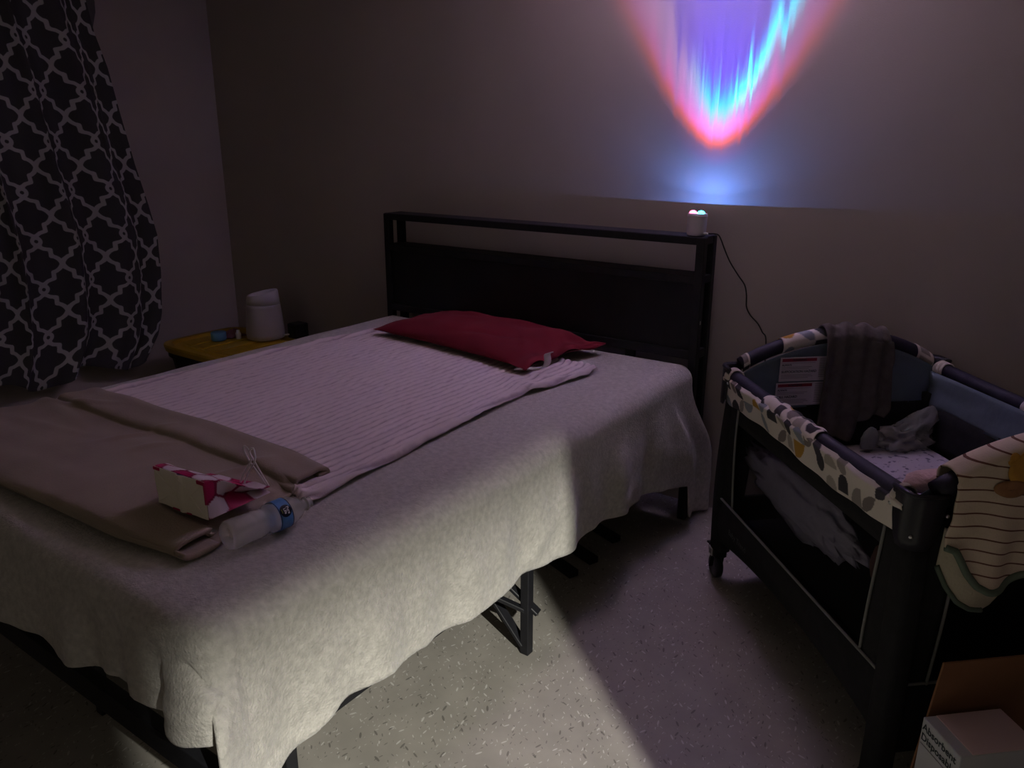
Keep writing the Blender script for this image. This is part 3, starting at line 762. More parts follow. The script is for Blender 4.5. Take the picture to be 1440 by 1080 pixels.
# ------------------------------------------------------------------ curtain at the left wall
def curtain():
    W_, H_ = .158, .222
    poly = [(.0, .42), (.0, .395), (.06, .375), (.14, .335), (.29, .305), (.29, .165), (.36, .15), (.43, .105), (.475, .05), (.5, 0)]
    poly = [(a*W_, b*H_) for a, b in poly]; ring = (.0, .5*H_); rr = .0165
    def dist(u, v):
        u = abs((u+W_/2) % W_-W_/2); v = abs((v+H_/2) % H_-H_/2)
        d = 9
        for (ax, ay), (bx, by) in zip(poly, poly[1:]):
            vx, vy = bx-ax, by-ay; t = max(0, min(1, ((u-ax)*vx+(v-ay)*vy)/(vx*vx+vy*vy)))
            d = min(d, sqrt((u-ax-vx*t)**2+(v-ay-vy*t)**2))
        q = sqrt(u*u+(v-ring[1])**2)
        if q < rr: d = max(d, .02)
        return min(d, abs(q-rr))
    NU, NV = 300, 330
    RY = [(2.5, -.76), (2.30, -.72), (2.04, -.645), (1.9, -.628), (1.75, -.588), (1.55, -.558), (1.3, -.515), (1.1, -.472), (.944, -.445), (.75, -.452), (.534, -.478), (.42, -.515), (.30, -.60)]
    TW = 1.95; vals = []
    def fn(u, v):
        z = lerp(.295, 2.42, v)+.0
        yr = table(RY, z); yl = -1.95
        g = u+.018*sin(u*2*pi*5.2+.6)
        y = lerp(yr, yl, g)
        amp = lerp(.030, .018, v)
        x = -.012+amp*(1+sin(u*2*pi*6.1+1.9+.8*v))+.012*nz(u*7, v*2, 0, 1)+.010*sin(u*2*pi*13+v*3)
        if u < .03: x -= .02*(1-u/.03)
        zz = z-(1-v)**6*.035*sin(u*20)
        return Vector((max(x, XL+.012), y, zz))
    bm = bmesh.new(); grid(bm, NU, NV, fn)
    o = obj('curtain', bm, 'curtain', smooth=True, loc=(XL+.06, -1.2, .28), mods=[])
    for i in range(NU+1):
        for j in range(NV+1): vals.append(dist(i/NU*TW+.03, lerp(.295, 2.42, j/NV)+.03))
    add_attr(o, 'dist', vals)
    tag(o, 'charcoal curtain with grey trellis print hanging on the left wall', 'curtain')
    bm = bmesh.new()
    def fl(u, v):
        z = lerp(1.86, 2.42, v); y = table(RY, z)+lerp(.062*sstep(1.86, 2.05, z), -.03, u)
        return Vector((XL+.035+.01*sin(u*6), y, z))
    grid(bm, 8, 12, fl); bm.transform(Matrix.Translation((-(XL+.06), 1.2, -.28)))
    obj('lining', bm, 'lining', o, smooth=True, local=True)['label'] = 'plain grey lining folded out at the edge'
curtain()

# ------------------------------------------------------------------ storage tote in the corner and what stands on it
def tote():
    t = thing('storage_tote', 'black storage tote with yellow lid standing in the corner beside the bed', 'storage tote', (.485, -.35, 0))
    bm = bmesh.new()
    def sec(z, gx, gy):
        out = []
        for k in range(32):
            a = 2*pi*k/32; c, s = cos(a), sin(a); e = .35
            out.append(Vector((.485+gx*math.copysign(abs(c)**e, c), -.35+gy*math.copysign(abs(s)**e, s), z)))
        return out
    R = [[bm.verts.new(p) for p in sec(z, gx, gy)] for z, gx, gy in ((.0, .30, .19), (.008, .31, .20), (.30, .345, .23), (.33, .35, .235), (.335, .362, .246), (.372, .364, .248))]
    for A, B in zip(R, R[1:]):
        for k in range(32): bm.faces.new((A[k], A[(k+1) % 32], B[(k+1) % 32], B[k]))
    bm.faces.new(R[0]); bm.faces.new(R[-1]); obj('tote_body', bm, 'blackplastic', t)
    bm = bmesh.new()
    R = [[bm.verts.new(p) for p in sec(z, gx, gy)] for z, gx, gy in ((.366, .372, .256), (.392, .378, .262), (.402, .374, .258), (.402, .345, .230), (.388, .335, .220), (.388, .31, .195), (.396, .30, .185))]
    for A, B in zip(R, R[1:]):
        for k in range(32): bm.faces.new((A[k], A[(k+1) % 32], B[(k+1) % 32], B[k]))
    bm.faces.new(R[0]); bm.faces.new(R[-1])
    for i in range(5): box(bm, .26+i*.11, .30+i*.11, -.52, -.18, .394, .401, .003)
    obj('lid', bm, 'yellow', t)['label'] = 'yellow plastic lid'
    zl = .403
    h = thing('humidifier', 'white round humidifier standing on the yellow tote lid in the corner', 'humidifier', (.49, -.19, zl))
    bm = bmesh.new(); lathe(bm, [(.088, 0), (.098, .006), (.100, .03), (.095, .11), (.089, .17), (.088, .186), (.0865, .187)], 40); obj('water_tank', bm, 'humid', h, smooth=True, local=True)
    bm = bmesh.new()
    ring = [(.0862, .187), (.084, .215), (.081, .240), (.077, .247), (.071, .243), (.064, .230), (.04, .222), (.001, .221)]
    lathe(bm, ring, 40)
    for v in bm.verts: v.co.z += .20*(v.co.x*.75+v.co.y*.55)*sstep(.19, .24, v.co.z)
    obj('spout_cap', bm, mat('pale_white_plastic', (.60, .58, .61), .4), h, smooth=True, local=True)['label'] = 'slanted pale cap'
    bm = bmesh.new(); tube(bm, smooth_path([(.58, -.15, zl+.02), (.60, -.14, zl+.022), (.615, -.125, zl+.024)], 4), .004, 8); obj('cable', bm, 'white', h, smooth=True)
    b = thing('cube_speaker', 'small black cube speaker on the yellow lid right of the humidifier', 'speaker', (.634, -.090, zl))
    bm = bmesh.new(); box(bm, -.040, .040, -.040, .040, .001, .082, .008, 3); obj('housing', bm, 'blackplastic', b, local=True)
    bm = bmesh.new(); box(bm, -.032, .032, -.0425, -.039, .009, .073, .001, 1); obj('grille', bm, 'blackcloth', b, local=True)
    bm = bmesh.new(); lathe(bm, [(.0, 0), (.036, .0), (.040, .006), (.040, .040), (.036, .046), (.0, .048)], 24, Matrix.Translation((.315, -.36, zl-.006)))
    tag(obj('jar', bm, 'bluething', smooth=True, loc=(.315, -.36, zl-.006)), 'small round blue jar on the yellow tote lid near the bed', 'jar')
    bm = bmesh.new(); lathe(bm, [(.0, 0), (.013, 0), (.014, .004), (.014, .034), (.009, .042), (.009, .05), (0, .051)], 20, Matrix.Translation((.382, -.285, zl-.006)))
    tag(obj('small_bottle', bm, 'white', smooth=True, loc=(.382, -.285, zl-.006)), 'tiny white bottle at the foot of the humidifier', 'bottle')
    bm = bmesh.new(); lathe(bm, [(.0, 0), (.016, 0), (.017, .004), (.015, .065), (.0, .067)], 20, Matrix.Translation((.355, -.19, zl-.006)))
    tag(obj('tube_container', bm, 'redcap', smooth=True, loc=(.355, -.19, zl-.006)), 'small dark red tube standing left of the humidifier', 'tube')
    bm = bmesh.new()
    def fn(u, v):
        a, b2 = u*2-1, v*2-1; x = .36+.055*a; y = -.33+.05*b2
        return Vector((x, y+.01*sin(9*a), zl-.002+.03*(1-a*a)*(1-b2*b2)*(1+.6*nz(a, b2, 0, 3))))
    grid(bm, 14, 12, fn)
    bm.transform(Matrix.Translation((-.065, .065, 0)))
    tag(obj('washcloth', bm, 'rosething', smooth=True, loc=(.295, -.265, zl), mods=[SOL(.004)]), 'crumpled dusty rose cloth behind the blue jar on the tote lid', 'cloth')
tote()

# ------------------------------------------------------------------ playard
CX, CY, CT = 3.726, -.571, -.8097
CM = Matrix.Translation((CX, CY, 0)) @ Matrix.Rotation(CT, 4, 'Z')
HL, HW, RZ = .467, .345, .745
def printcol(u, v):
    """cream cloth with scattered leaf and half-round shapes"""
    cell = .052
    i, j = math.floor(u/cell), math.floor(v/cell); rng = random.Random(i*92821+j*68917+5)
    x, y = u/cell-i, v/cell-j
    pal = [(.045, .042, .050), (.045, .042, .050), (.20, .17, .16), (.27, .24, .22), (.45, .25, .05), (.24, .26, .30), (.045, .042, .05), (.36, .32, .28)]
    base = (.66, .60, .54)
    if rng.random() < .22: return base
    c = rng.choice(pal); k = rng.choice('hqlt')
    if rng.random() < .5: x = 1-x
    if rng.random() < .5: y = 1-y
    if k == 'h' and (x-.5)**2+(y*.9-.05)**2 < .22: return c
    if k == 'q' and x*x+y*y < .92: return c
    if k == 'l' and x*x+y*y < .98 and (1-x)**2+(1-y)**2 < .98: return c
    if k == 't' and .1 < x < .78 and y < .85 and (y > .35 or (x-.44)**2+(y-.35)**2 < .12): return c
    return base
def playard():
    t = thing('playard', 'black baby playard with leaf-print padded rails standing beside the bed', 'playard', (CX, CY, 0), CT)
    P = lambda *a, **k: obj(*a, parent=t, local=True, **k)
    def endz(v):  # arched end rail height
        return RZ+.115*max(0, cos(pi/2*v/HW*.98))**.75
    # corner caps
    caps = {}
    for su in (-1, 1):
        for sv in (-1, 1):
            bm = bmesh.new(); cu, cv = su*HL, sv*HW
            sec = []
            for (z, g) in ((RZ-.105, .018), (RZ-.085, .038), (RZ-.05, .055), (RZ-.01, .066), (RZ+.012, .070), (RZ+.018, .066), (RZ+.012, .056), (RZ-.02, .050)):
                # L-shaped rounded corner wrap: quarter round outside, wings along both rails
                ring = []
                for k in range(13):
                    a = pi/2*k/12
                    ring.append((cos(a), sin(a)))
                pts = []
                for cx_, sy_ in [(1.0, -g/.05)]+ring+[(-g/.05, 1.0)]:
                    inn = .012 if (z == RZ+.012 and g < .06) or g == .050 else 0
                    pts.append(Vector((cu+su*(.030-inn)*max(-g/.03, cx_)-su*.004, cv+sv*(.030-inn)*max(-g/.03, sy_)-sv*.004, z)))
                sec.append(pts)
            R = [[bm.verts.new(p) for p in pts] for pts in sec]
            for A, B in zip(R, R[1:]):
                for k in range(len(A)-1): bm.faces.new((A[k], A[k+1], B[k+1], B[k]))
            cap = P('corner_cap', bm, 'navyplastic', smooth=True, mods=[SOL(.004, 0)])
            caps[su, sv] = cap
            bm = bmesh.new(); tube(bm, [p+Vector((0, 0, .002)) for p in sec[4]], .0050, 8); obj('cap_rim', bm, 'navyplastic', cap, smooth=True, local=True)
            for (du, dv, z) in ((-.045, .031, RZ-.028), (.031, -.045, RZ-.028), (.026, .026, RZ-.075)):
                n_ = Vector((su*(1 if du > .02 else 0), sv*(1 if dv > .02 else 0), 0)).normalized()
                p = Vector((cu+su*du-su*.002, cv+sv*dv-sv*.002, z))
                if du > .02 and dv > .02: p = Vector((cu+su*.0185, cv+sv*.0185, z))
                q = n_.to_track_quat('Z', 'Y').to_matrix().to_4x4(); q.translation = p
                bm = bmesh.new(); lathe(bm, [(.0042, -.002), (.0042, .0015), (.003, .003), (0, .0032)], 12, q)
                obj('rivet', bm, 'steel', cap, smooth=True, local=True)
    # legs inside cloth sleeves, rounded and slightly splayed
    for su in (-1, 1):
        for sv in (-1, 1):
            bm = bmesh.new(); R = []
            for k in range(15):
                z = lerp(.125 if su < 0 else .035, RZ-.09, k/14); s = k/14
                bul = .010*sin(pi*s)+.012*(1-s)
                cu, cv = su*(HL+bul-.002), sv*(HW+bul*.5-.003); ring = []
                for q in range(20):
                    a = 2*pi*q/20; c, s_ = cos(a), sin(a)
                    ring.append(bm.verts.new((cu-su*.018+.034*math.copysign(abs(c)**.6, c), cv-sv*.014+.027*math.copysign(abs(s_)**.6, s_), z)))
                R.append(ring)
            for A, B in zip(R, R[1:]):
                for q in range(20): bm.faces.new((A[q], A[(q+1) % 20], B[(q+1) % 20], B[q]))
            bm.faces.new(R[0]); bm.faces.new(R[-1])
            P('leg', bm, 'blackcloth', smooth=True)
    # long side rails
    def arch_tube(pts, ru, rv, bmx, nrm):
        tube(bmx, pts, ru, 16)
    for sv in (-1, 1):
        bm = bmesh.new()
        pts = [(lerp(-HL+.035, HL-.035, k/24), sv*(HW+.004), RZ-.012-.006*sin(pi*k/24)) for k in range(25)]
        tube(bm, pts, .021, 16); P('side_rail', bm, 'navy', smooth=True)
    for su in (-1, 1):
        bm = bmesh.new()
        pts = [(su*(HL+.004), v, endz(v)-.014) for v in [lerp(-HW+.03, HW-.03, k/28) for k in range(29)]]
        tube(bm, pts, .022, 16); P('end_rail', bm, 'navy', smooth=True)
    # printed cloth: a valance below each long rail and sleeves round the rails
    def printed(name, nu, nv, fn, uvf):
        bm = bmesh.new(); grid(bm, nu, nv, fn)
        o = P(name, bm, 'print', smooth=True, mods=[SOL(.0015, 0)])
        add_attr(o, 'pattern', [printcol(*uvf(i/nu, j/nv)) for i in range(nu+1) for j in range(nv+1)], 'FLOAT_COLOR')
        o['label'] = 'cream cloth printed with dark leaf shapes'
        return o
    for sv in (-1, 1):
        def val(u, v, sv=sv):
            uu = lerp(-HL+.008, HL-.008, u)
            zt = RZ-.010; zb = RZ-.098-.006*sin(uu*9)
            e = abs(u-.5)*2
            zb += .0*e
            z = lerp(zb, zt, v)
            off = HW+.025+.003*sin(uu*40+z*20)+.010*sstep(.5, 1, v)*(1-sstep(.88, 1, v))-.012*(1-v)**2
            return Vector((uu, sv*(off-.006*sstep(.9, 1, e)), z))
        printed('printed_valance', 300, 40, val, lambda a, b: (a*.93, b*.09))
    def sleeve(u0, u1, sv, sag=0):
        def fn(a, b):
            uu = lerp(u0, u1, a); th = lerp(-1.9, 1.9, b)
            r = .025+.002*sin(a*30+b*9)
            zc = RZ-.012-.006*sin(pi*(uu+HL)/(2*HL))
            return Vector((uu, sv*(HW+.004)+r*sin(th), zc+r*cos(th)))
        return printed('rail_sleeve', 100, 36, fn, lambda a, b: (lerp(u0, u1, a)+.013, b*.1+.21))
    sleeve(-.19, .10, -1); sleeve(-HL+.02, -HL+.052, -1); sleeve(HL-.05, HL-.035, -1)
    sleeve(-.06, .20, 1); sleeve(-HL+.03, -HL+.07, 1)
    def esleeve(v0, v1, su):
        def fn(a, b):
            vv = lerp(v0, v1, a); th = lerp(-2.4, 2.4, b); r = .0255
            return Vector((su*(HL+.004)+r*sin(th), vv, endz(vv)-.014+r*cos(th)))
        return printed('rail_sleeve', 80, 36, fn, lambda a, b: (lerp(v0, v1, a)+.4, b*.1+.02))
    esleeve(-.19, .15, -1); esleeve(-HW+.03, -HW+.05, -1); esleeve(-.19, .15, 1); esleeve(.27, .33, -1)
    # end panels and side panels in black cloth with netting windows
    def sheet(name, m, fn, nu=24, nv=16, th=.002, smooth=True, lab=None):
        bm = bmesh.new(); grid(bm, nu, nv, fn); o = P(name, bm, m, smooth=smooth, mods=[SOL(th, 0)])
        if lab: o['label'] = lab
        return o
    for sv in (-1, 1):
        sheet('lower_band', 'blackcloth', lambda a, b, sv=sv: Vector((lerp(-HL-.01, HL+.012, a), sv*(HW+.004+.010*sin(pi*b)), lerp(.150+.055*sin(pi*a)**.7, .318, b))))
        sheet('netting_panel', 'mesh', lambda a, b, sv=sv: Vector((lerp(-HL+.02, HL-.02, a), sv*(HW-.012), lerp(.315, RZ-.06, b))), th=.001)
        for su in (-1, 1):
            def side(a, b, sv=sv, su=su):
                z = lerp(.318, RZ-.09, b); inner = HL-.09-.012*cos(b*2.4) if su > 0 else HL-.10+.022*sin(b*2.2)-.01
                return Vector((su*lerp(inner, HL-.005, a), sv*(HW+.003+.004*sin(a*3)), z))
            sheet('side_wing', 'blackcloth', side, 6, 14)
            bm = bmesh.new(); tube(bm, [side(0, k/14)+Vector((0, sv*.004, 0)) for k in range(15)], .0036, 8); P('piping', bm, 'piping', smooth=True)
        bm = bmesh.new(); tube(bm, [(lerp(-HL-.008, HL+.010, k/20), sv*(HW+.010), .319) for k in range(21)], .0038, 8); P('piping', bm, 'piping', smooth=True)
        # dark band just below the valance
        sheet('upper_band', 'blackcloth', lambda a, b, sv=sv: Vector((lerp(-HL+.03, HL-.03, a), sv*(HW+.002), lerp(RZ-.150, RZ-.06, b))), 12, 4)
    for su in (-1, 1):
        sheet('end_band', 'blackcloth', lambda a, b, su=su: Vector((su*(HL+.008+.008*sin(pi*b)), lerp(-HW-.006, HW+.006, a), lerp(.12, .300, b))))
        sheet('end_netting', 'mesh', lambda a, b, su=su: Vector((su*(HL-.012), lerp(-HW+.02, HW-.02, a), lerp(.29, RZ-.03, b))), th=.001)
        for sv in (-1, 1):
            def wing(a, b, su=su, sv=sv):
                return Vector((su*(HL+.006), sv*lerp(HW-.085-.015*sin(b*2.4), HW-.004, a), lerp(.298, RZ-.05, b)))
            sheet('end_wing', 'blackcloth', wing, 6, 12)
            bm = bmesh.new(); tube(bm, [wing(0, k/12)+Vector((su*.004, 0, 0)) for k in range(13)], .0034, 8); P('piping', bm, 'piping', smooth=True)
        bm = bmesh.new(); tube(bm, [(su*(HL+.010), lerp(-HW, HW, k/12), .302) for k in range(13)], .0034, 8); P('piping', bm, 'piping', smooth=True)
    # blue grey liner inside, reaching down from the rails, with a dark band beneath
    IN = .022
    def wob(a, b): return .006*nz(a*5, b*3, 0, 1)
    for su in (-1, 1):
        sheet('inner_liner', 'blueliner', lambda a, b, su=su: Vector((su*(HL-IN-.006+wob(a, b)), lerp(-HW+.02, HW-.02, a), lerp(.622, endz(lerp(-HW+.02, HW-.02, a))-.03, b))), 28, 12, lab='blue grey cloth liner')
        sheet('inner_band', 'blackcloth', lambda a, b, su=su: Vector((su*(HL-IN-.008), lerp(-HW+.02, HW-.02, a), lerp(.47, .626, b))), 8, 4)
    for sv in (-1, 1):
        def zlow(a): return .612-.06*sstep(.72, 1, a)+.0*a
        sheet('inner_liner', 'blueliner', lambda a, b, sv=sv: Vector((lerp(-HL+.02, HL-.02, a), sv*(HW-IN+wob(a*2+3, b)-.003-(.055*(1-b) if sv < 0 else 0)), lerp(zlow(a), RZ-.02, b))), 28, 8, lab='blue grey cloth liner')
        sheet('inner_band', 'blackcloth', lambda a, b, sv=sv: Vector((lerp(-HL+.02, HL-.02, a), sv*(HW-IN-.004-(.055 if sv < 0 else 0)), lerp(.47, .62, b))), 8, 4)
    sheet('bassinet_floor', 'blackcloth', lambda a, b: Vector((lerp(-HL+.022, HL-.022, a), lerp(-HW+.082, HW-.026, b), .466)), 6, 6)
    sheet('lower_floor', 'blackcloth', lambda a, b: Vector((lerp(-HL, HL, a), lerp(-HW, HW, b), .215)), 6, 6)
    # warning labels sewn on the inside of the far end
    for (v0, v1, z0, z1, head, bold, du) in ((-.205, .02, .712, .790, 'WARNING', 'SUFFOCATION HAZARD', 0), (-.212, .02, .632, .708, 'WARNING', 'FALL HAZARD', .001)):
        uu = -HL+IN+.017+du
        bm = bmesh.new(); box(bm, uu-.001, uu, v0, v1, z0, z1, .0004, 1)
        lab = P('warning_label', bm, 'paper'); lab['label'] = 'white warning label with a red heading'
        bm = bmesh.new(); box(bm, uu, uu+.0006, v0+.006, v0+.120, z1-.014, z1-.004); obj('heading_band', bm, 'redink', lab, local=True)
        bm = bmesh.new()
        for k, (zz, ln, th) in enumerate(((z1-.018, .11, .0012), (z1-.031, .10, .0016), (z1-.036, .09, .0014), (z1-.056, .10, .0016), (z1-.061, .105, .0016), (z1-.066, .09, .0016))):
            box(bm, uu, uu+.0006, v0+.006, v0+.006+ln, zz-th, zz)
        for k in range(11): box(bm, uu, uu+.0006, v0+.130, v0+.205-.01*(k % 3), z1-.008-k*.0058, z1-.006-k*.0058)
        obj('small_print', bm, 'greyink', lab, local=True)
        for txt, sz, vv, zz, mm in ((head, .0095, v0+.063, z1-.009, 'ink'), (bold, .0105, v0+.006, z1-.0465, 'ink'), ('ALWAYS', .008, v0+.006, z1-.0245, 'ink')):
            tb = text_bm(txt, sz, .0003, 'CENTER' if txt == head else 'LEFT')
            q = Matrix(((0, 0, 1, uu+.0009), (1, 0, 0, vv), (0, 1, 0, zz), (0, 0, 0, 1))); tb.transform(q)
            obj('lettering', tb, mm, lab, local=True)
    # faint maker's lettering on the lower band
    tb = text_bm('Baby Trend', .027, .0002)
    tb.transform(Matrix(((1, 0, 0, -.285), (0, 0, -1, -(HW+.0165)), (0, 1, 0, .245), (0, 0, 0, 1))))
    P('lettering', tb, mat('grey_lettering', (.07, .07, .075), .8))
    # casters on the far end, glides on the near end
    for sv in (-1, 1):
        base = Vector((-HL-.012, sv*(HW-.012), 0))
        bm = bmesh.new(); lathe(bm, [(.010, -.012), (.036, -.012), (.042, -.008), (.043, 0), (.042, .008), (.036, .012), (.010, .012)], 28, Matrix.Translation(base+Vector((-.010, -sv*.004, .043))) @ Matrix.Rotation(pi/2, 4, 'X'))
        wh = P('caster', bm, 'blackplastic', smooth=True)
        bm = bmesh.new(); box(bm, base.x-.030, base.x+.034, base.y-.022, base.y+.022, .090, .128, .008)
        bar(bm, base+Vector((-.010, -sv*.004-.017, .040)), base+Vector((.0, -sv*.004-.017, .10)), .016, .004); bar(bm, base+Vector((-.010, -sv*.004+.017, .040)), base+Vector((.0, -sv*.004+.017, .10)), .016, .004)
        bar(bm, base+Vector((-.02, 0, .108)), base+Vector((-.068, 0, .104)), .022, .007)
        obj('caster_fork', bm, 'blackplastic', wh, local=True)
        bm = bmesh.new(); box(bm, base.x-.016, base.x+.012, base.y-.0245, base.y-.0215, .090, .120, .001, 1); o = obj('caster_sticker', bm, 'paper', wh, local=True); o['label'] = 'small pale sticker'
        bm = bmesh.new(); box(bm, base.x-.010, base.x+.006, base.y-.0252, base.y-.0244, .096, .114); obj('sticker_print', bm, 'greyink', wh, local=True)
        bm = bmesh.new(); box(bm, HL-.03, HL+.022, sv*HW-.024, sv*HW+.024, .0, .060, .010, 3); P('foot', bm, 'blackplastic', smooth=False)
    bm = bmesh.new(); lathe(bm, [(.02, 0), (.03, .004), (.03, .12), (.02, .215)], 20, Matrix.Translation((0, 0, 0))); P('center_foot', bm, 'blackplastic', smooth=True)
playard()
def cw(u, v, z): return CM @ Vector((u, v, z))

bm = bmesh.new()
def padf(sg):
    def fn(a, b):
        x, y = a*2-1, b*2-1
        return cw(x*(HL-.034), lerp(-HW+.090, HW-.038, (y+1)/2), .482+sg*.013*(1-max(abs(x), abs(y))**10)+(.004*nz(x*2, y*2, 1, 1) if sg > 0 else 0))
    return fn
grid(bm, 40, 30, padf(1)); grid(bm, 40, 30, padf(-1)); bmesh.ops.remove_doubles(bm, verts=bm.verts[:], dist=.0005)
tag(obj('crib_mattress', bm, 'padsheet', smooth=True, loc=cw(0, 0, .47)), 'flat playard mattress in a speckled lavender sheet inside the playard', 'mattress')

# dark scarf over the arched far rail
def scarf():
    bm = bmesh.new()
    def ez(v): return RZ+.115*max(0, cos(pi/2*v/HW*.98))**.75
    path = [(-HL-.036, .70), (-HL-.040, .78), (-HL-.030, .850), (-HL+.004, .882), (-HL+.036, .860), (-HL+.050, .80), (-HL+.050, .70), (-HL+.053, .60), (-HL+.058, .52)]
    pth = smooth_path([(a, 0, b) for a, b in path], 7); n = len(pth)-1
    def fn(u, v):
        p = pth[int(round(v*n))]; k = v
        w0, w1 = -.062, .152
        sp = sstep(.35, 1, v); vv = lerp(w0-.012*sp, w1+.035*sp*(1-.9*sstep(.93, 1, v)), u)
        if v > .7: vv = lerp(vv, lerp(w0, w1, u)-.0, .3)
        zz = p.z
        if v > .5:
            L = lerp(1, .82, sstep(.55, .62, u)) - .04*sin(u*9)
            zz = lerp(.84, zz, L) if zz < .84 else zz
        if abs(p.x+HL) < .045 and zz > .78: zz += ez(vv)-.86
        x = p.x+(.008*sin(u*24+v*3)+.010*nz(u*6, v*2, 0, 1))*sstep(.3, .55, v)+.006*sin(u*17)*(1-sstep(.3, .5, v))
        if v > .5: x = max(x, -HL+.040)
        else: x = min(x, -HL+.06)
        return cw(x, vv, zz+.006*sin(u*21)*exp(-((v-.38)/.12)**2))
    grid(bm, 60, n, fn)
    tag(obj('scarf', bm, 'taupe', smooth=True, loc=cw(-HL, .04, .5), mods=[SOL(.006, 0), SUB(1)]), 'dark taupe scarf draped over the arched far rail of the playard', 'scarf')
scarf()

def lump(name, m, c, rx, ry, rz, seed, amp, fq, rot=0, n=26, flat=True, spike=None, mods=()):
    bm = bmesh.new(); bmesh.ops.create_icosphere(bm, subdivisions=4, radius=1)
    for v in bm.verts:
        d = v.co.normalized(); k = 1+amp*(noise.noise(d*fq+Vector((seed, 0, 0)))+.5*noise.noise(d*fq*2.3+Vector((0, seed, 0)))+.3*abs(noise.noise(d*fq*5+Vector((seed, seed, 0)))))
        p = Vector((d.x*rx*k, d.y*ry*k, d.z*rz*k))
        if spike: p += Vector(spike)*max(0, d.dot(Vector(spike).normalized()))**6
        if flat: p.z = max(p.z, -rz*.55)
        v.co = p
    M4 = CM @ Matrix.Translation(c) @ Matrix.Rotation(rot, 4, 'Z'); bm.transform(M4)
    return obj(name, bm, m, smooth=True, loc=M4.translation, mods=mods)
tag(lump('plastic_bag', 'crumple', (-.370, .205, .522), .050, .088, .045, 3, .42, 3.0, spike=(-.01, .05, .06)), 'crumpled clear plastic bag lying at the far end of the playard mattress', 'plastic bag')
tag(lump('pouch', 'pouch', (-.352, .082, .530), .014, .034, .042, 8, .18, 1.4, rot=.2), 'small pale rounded pouch beside the crumpled plastic bag in the playard', 'pouch')
tag(lump('rolled_cloth', 'pinkplush', (.392, -.245, .742), .036, .078, .027, 5, .10, 1.4, rot=-.15, flat=False), 'fuzzy pale pink rolled cloth resting on the near corner of the playard', 'cloth')
tag(lump('packed_bag', 'lavfilm', (-.07, -.298, .485), .30, .020, .085, 11, .30, 5.5, rot=0, flat=False), 'crumpled lavender plastic bag stored under the playard mattress behind the netting', 'plastic bag')
tag(lump('brown_bundle', 'brownround', (.335, -.298, .50), .050, .018, .065, 14, .08, 1.4), 'round dark brown bundle behind the netting near the near corner of the playard', 'bundle')

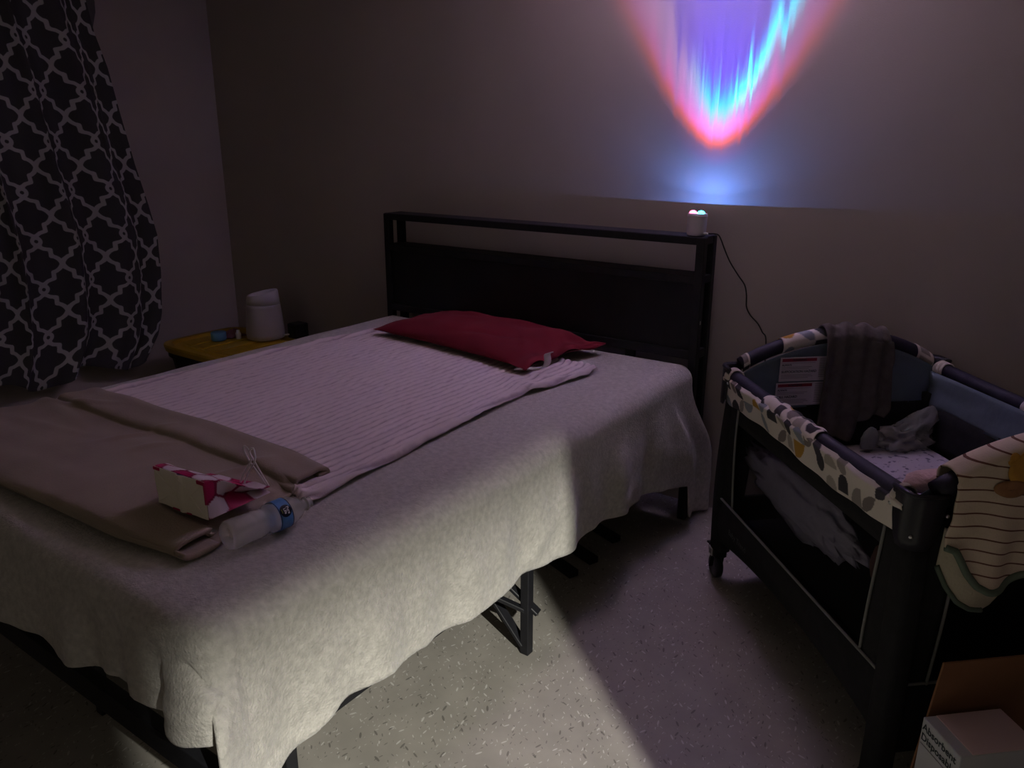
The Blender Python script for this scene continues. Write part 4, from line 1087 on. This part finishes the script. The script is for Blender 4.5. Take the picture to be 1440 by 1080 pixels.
# striped baby cloth over the near end rail
def bib():
    def ez(v): return RZ+.115*max(0, cos(pi/2*v/HW*.98))**.75
    o_u = HL+.034
    V0, V1 = -.292, .12
    NV = 48
    def path(s, v):
        """s = 0 inside the rail .. 1 at the hem outside; returns u, z"""
        top = ez(v)+.013
        if s < .14: return HL-.030, lerp(top-.05, top-.012, s/.14)
        if s < .30:
            a = pi*(s-.14)/.16; return HL+.004-.034*cos(a), top-.012+.024*sin(a)
        return o_u+.010*(s-.3), lerp(top-.012, hem(v), (s-.3)/.7)
    def hem(v): return table([(-.30, .657), (-.272, .648), (-.255, .622), (-.238, .594), (-.215, .566), (-.19, .553), (-.16, .552), (-.13, .562), (-.10, .574), (-.05, .582), (.02, .565), (.07, .575), (.12, .60)], v)
    def edge0(z): return table([(.5, -.285), (.62, -.300), (.74, -.300), (.80, -.292), (.9, -.25)], z)
    def fn(a, b):
        v = lerp(V0, V1, a); u, z = path(b, v)
        k = sstep(.3, 1, b)
        u += k*(.012*sin(v*26+.6)+.006*sin(v*61))+.002*sin(b*20)
        return cw(u, v+.010*sin(b*5)*k, z)
    bm = bmesh.new(); grid(bm, 90, NV, fn, uvs=lambda a, b: (a*.41, 1.3-path(b, lerp(V0, V1, a))[1]-.05*a+.004*sin(a*11)))
    o = obj('baby_cloth', bm, 'stripe', smooth=True, loc=cw(HL, -.1, .8), mods=[SOL(.004, 0)])
    tag(o, 'cream striped baby cloth with green binding draped over the near end of the playard', 'baby cloth')
    L0 = Matrix.Translation(-cw(HL, -.1, .8))
    nrm = (CM.to_3x3() @ Vector((1, 0, 0)))
    bm = bmesh.new(); tube(bm, [fn(k/90, 1)+nrm*.003 for k in range(91)], .0078, 8); bm.transform(L0); obj('hem_binding', bm, 'green', o, smooth=True, local=True)['label'] = 'sage green hem binding'
    # back layer of the cloth showing below the front hem
    def fb(a, b):
        v = lerp(V0+.006, -.06, a); zt = hem(v)+.03
        low = table([(-.30, .648), (-.285, .59), (-.262, .545), (-.235, .510), (-.205, .492), (-.175, .485), (-.15, .492), (-.125, .512), (-.10, .56), (-.08, .60)], v)
        return cw(o_u-.016+.010*sin(v*26+.6)-.006*b, v, lerp(zt, min(zt, low), b))
    bm = bmesh.new(); grid(bm, 30, 16, fb); bm.transform(L0); obj('back_layer', bm, 'cream', o, smooth=True, local=True, mods=[SOL(.003, 0)])['label'] = 'plain cream back layer below the hem'
    bm = bmesh.new(); tube(bm, [fb(k/40*.8, 1)+nrm*.002 for k in range(41)][:26], .0058, 8); bm.transform(L0); obj('edge_binding', bm, 'green', o, smooth=True, local=True)['label'] = 'sage green edge binding'
    # animal applique: round head with ears, body, tail
    def patch(cols, m, name, ca, cb, ra, rb, off, rot=0):
        bmp = bmesh.new(); rings = []
        for q in (0.001, .35, .7, 1):
            ring = []
            for k in range(24):
                th = 2*pi*k/24; da, db = ra*q*cos(th), rb*q*sin(th)
                da, db = da*cos(rot)-db*sin(rot), da*sin(rot)+db*cos(rot)
                ring.append(bmp.verts.new(fn(min(1, max(0, ca+da)), min(1, max(0, cb+db)))+nrm*off+Vector((0, 0, off))))
            rings.append(ring)
        for A, B in zip(rings, rings[1:]):
            for k in range(24): bmp.faces.new((A[k], A[(k+1) % 24], B[(k+1) % 24], B[k]))
        bmp.transform(L0); return obj(name, bmp, m, o, smooth=True, local=True, mods=[SOL(.002, 1)])
    a1 = patch(0, 'applique', 'applique', .34, .36, .10, .085, .0045); a1['label'] = 'orange animal patch'
    patch(0, 'applique', 'applique', .26, .30, .026, .03, .0048); patch(0, 'applique', 'applique', .40, .30, .026, .03, .0048)
    patch(0, 'applique2', 'applique', .27, .455, .10, .045, .0046, .35)['label'] = 'brown animal patch'
bib()

# ------------------------------------------------------------------ cardboard box with a carton in it, bottom right
def boxes():
    ub, v0, v1 = .592, -.374, .10
    t = thing('cardboard_box', 'open brown cardboard box with raised flap at the near end of the playard', 'box', cw(ub+.2, -.14, 0), CT)
    o0 = Vector((ub+.2, -.14, 0))
    bm = bmesh.new()
    def b3(u0, u1, w0, w1, z0, z1): box(bm, u0-o0.x, u1-o0.x, w0-o0.y, w1-o0.y, z0, z1, .001, 1)
    b3(ub, ub+.42, v0, v1, 0, .005); b3(ub, ub+.005, v0, v1, .005, .14); b3(ub+.415, ub+.42, v0, v1, .005, .14); b3(ub+.005, ub+.415, v0, v0+.005, .005, .14); b3(ub+.005, ub+.415, v1-.005, v1, .005, .14)
    obj('box_body', bm, 'card', t, local=True)
    bm = bmesh.new()
    pts = [(0, v0+.010, .138), (0, v1, .138), (.006, v1-.012, .452), (.006, v0+.040, .452)]
    A = [bm.verts.new((ub+p[0]-o0.x, p[1]-o0.y, p[2])) for p in pts]; B = [bm.verts.new((ub+.005+p[0]-o0.x, p[1]-o0.y, p[2])) for p in pts]
    bm.faces.new(A); bm.faces.new(B[::-1])
    for k in range(4): bm.faces.new((A[k], B[k], B[(k+1) % 4], A[(k+1) % 4]))
    obj('flap', bm, 'card', t, local=True)
    u0, u1, w0, w1, zt = .612, .722, -.366, -.198, .34
    c = thing('carton', 'white lettered carton standing in the open cardboard box', 'carton', cw((u0+u1)/2, (w0+w1)/2, .006), CT)
    du, dw = (u1-u0)/2, (w1-w0)/2
    bm = bmesh.new(); box(bm, -du, du, -dw, dw, 0, zt-.008, .0015, 1); body = obj('carton_body', bm, 'carton', c, local=True)
    bm = bmesh.new(); box(bm, -du+.002, du-.001, -dw+.026, dw, zt-.0085, zt-.006, .0006, 1); obj('lid_flap', bm, 'cartonlid', c, local=True)['label'] = 'pale pink top flap'
    for txt, zz, in (('Absorbent', zt-.026), ('Disposable', zt-.049)):
        tb = text_bm(txt, .0225, .0005, 'LEFT')
        # face at -v, reading along +u
        tb.transform(Matrix(((1, 0, 0, -du+.004), (0, 0, -1, -dw-.0006), (0, 1, 0, zz), (0, 0, 0, 1))))
        obj('lettering', tb, 'ink', body, local=True)
    bm = bmesh.new(); box(bm, -du+.004, du-.02, -dw-.0008, -dw, zt-.066, zt-.064); obj('underline', bm, 'greyink', body, local=True)
boxes()
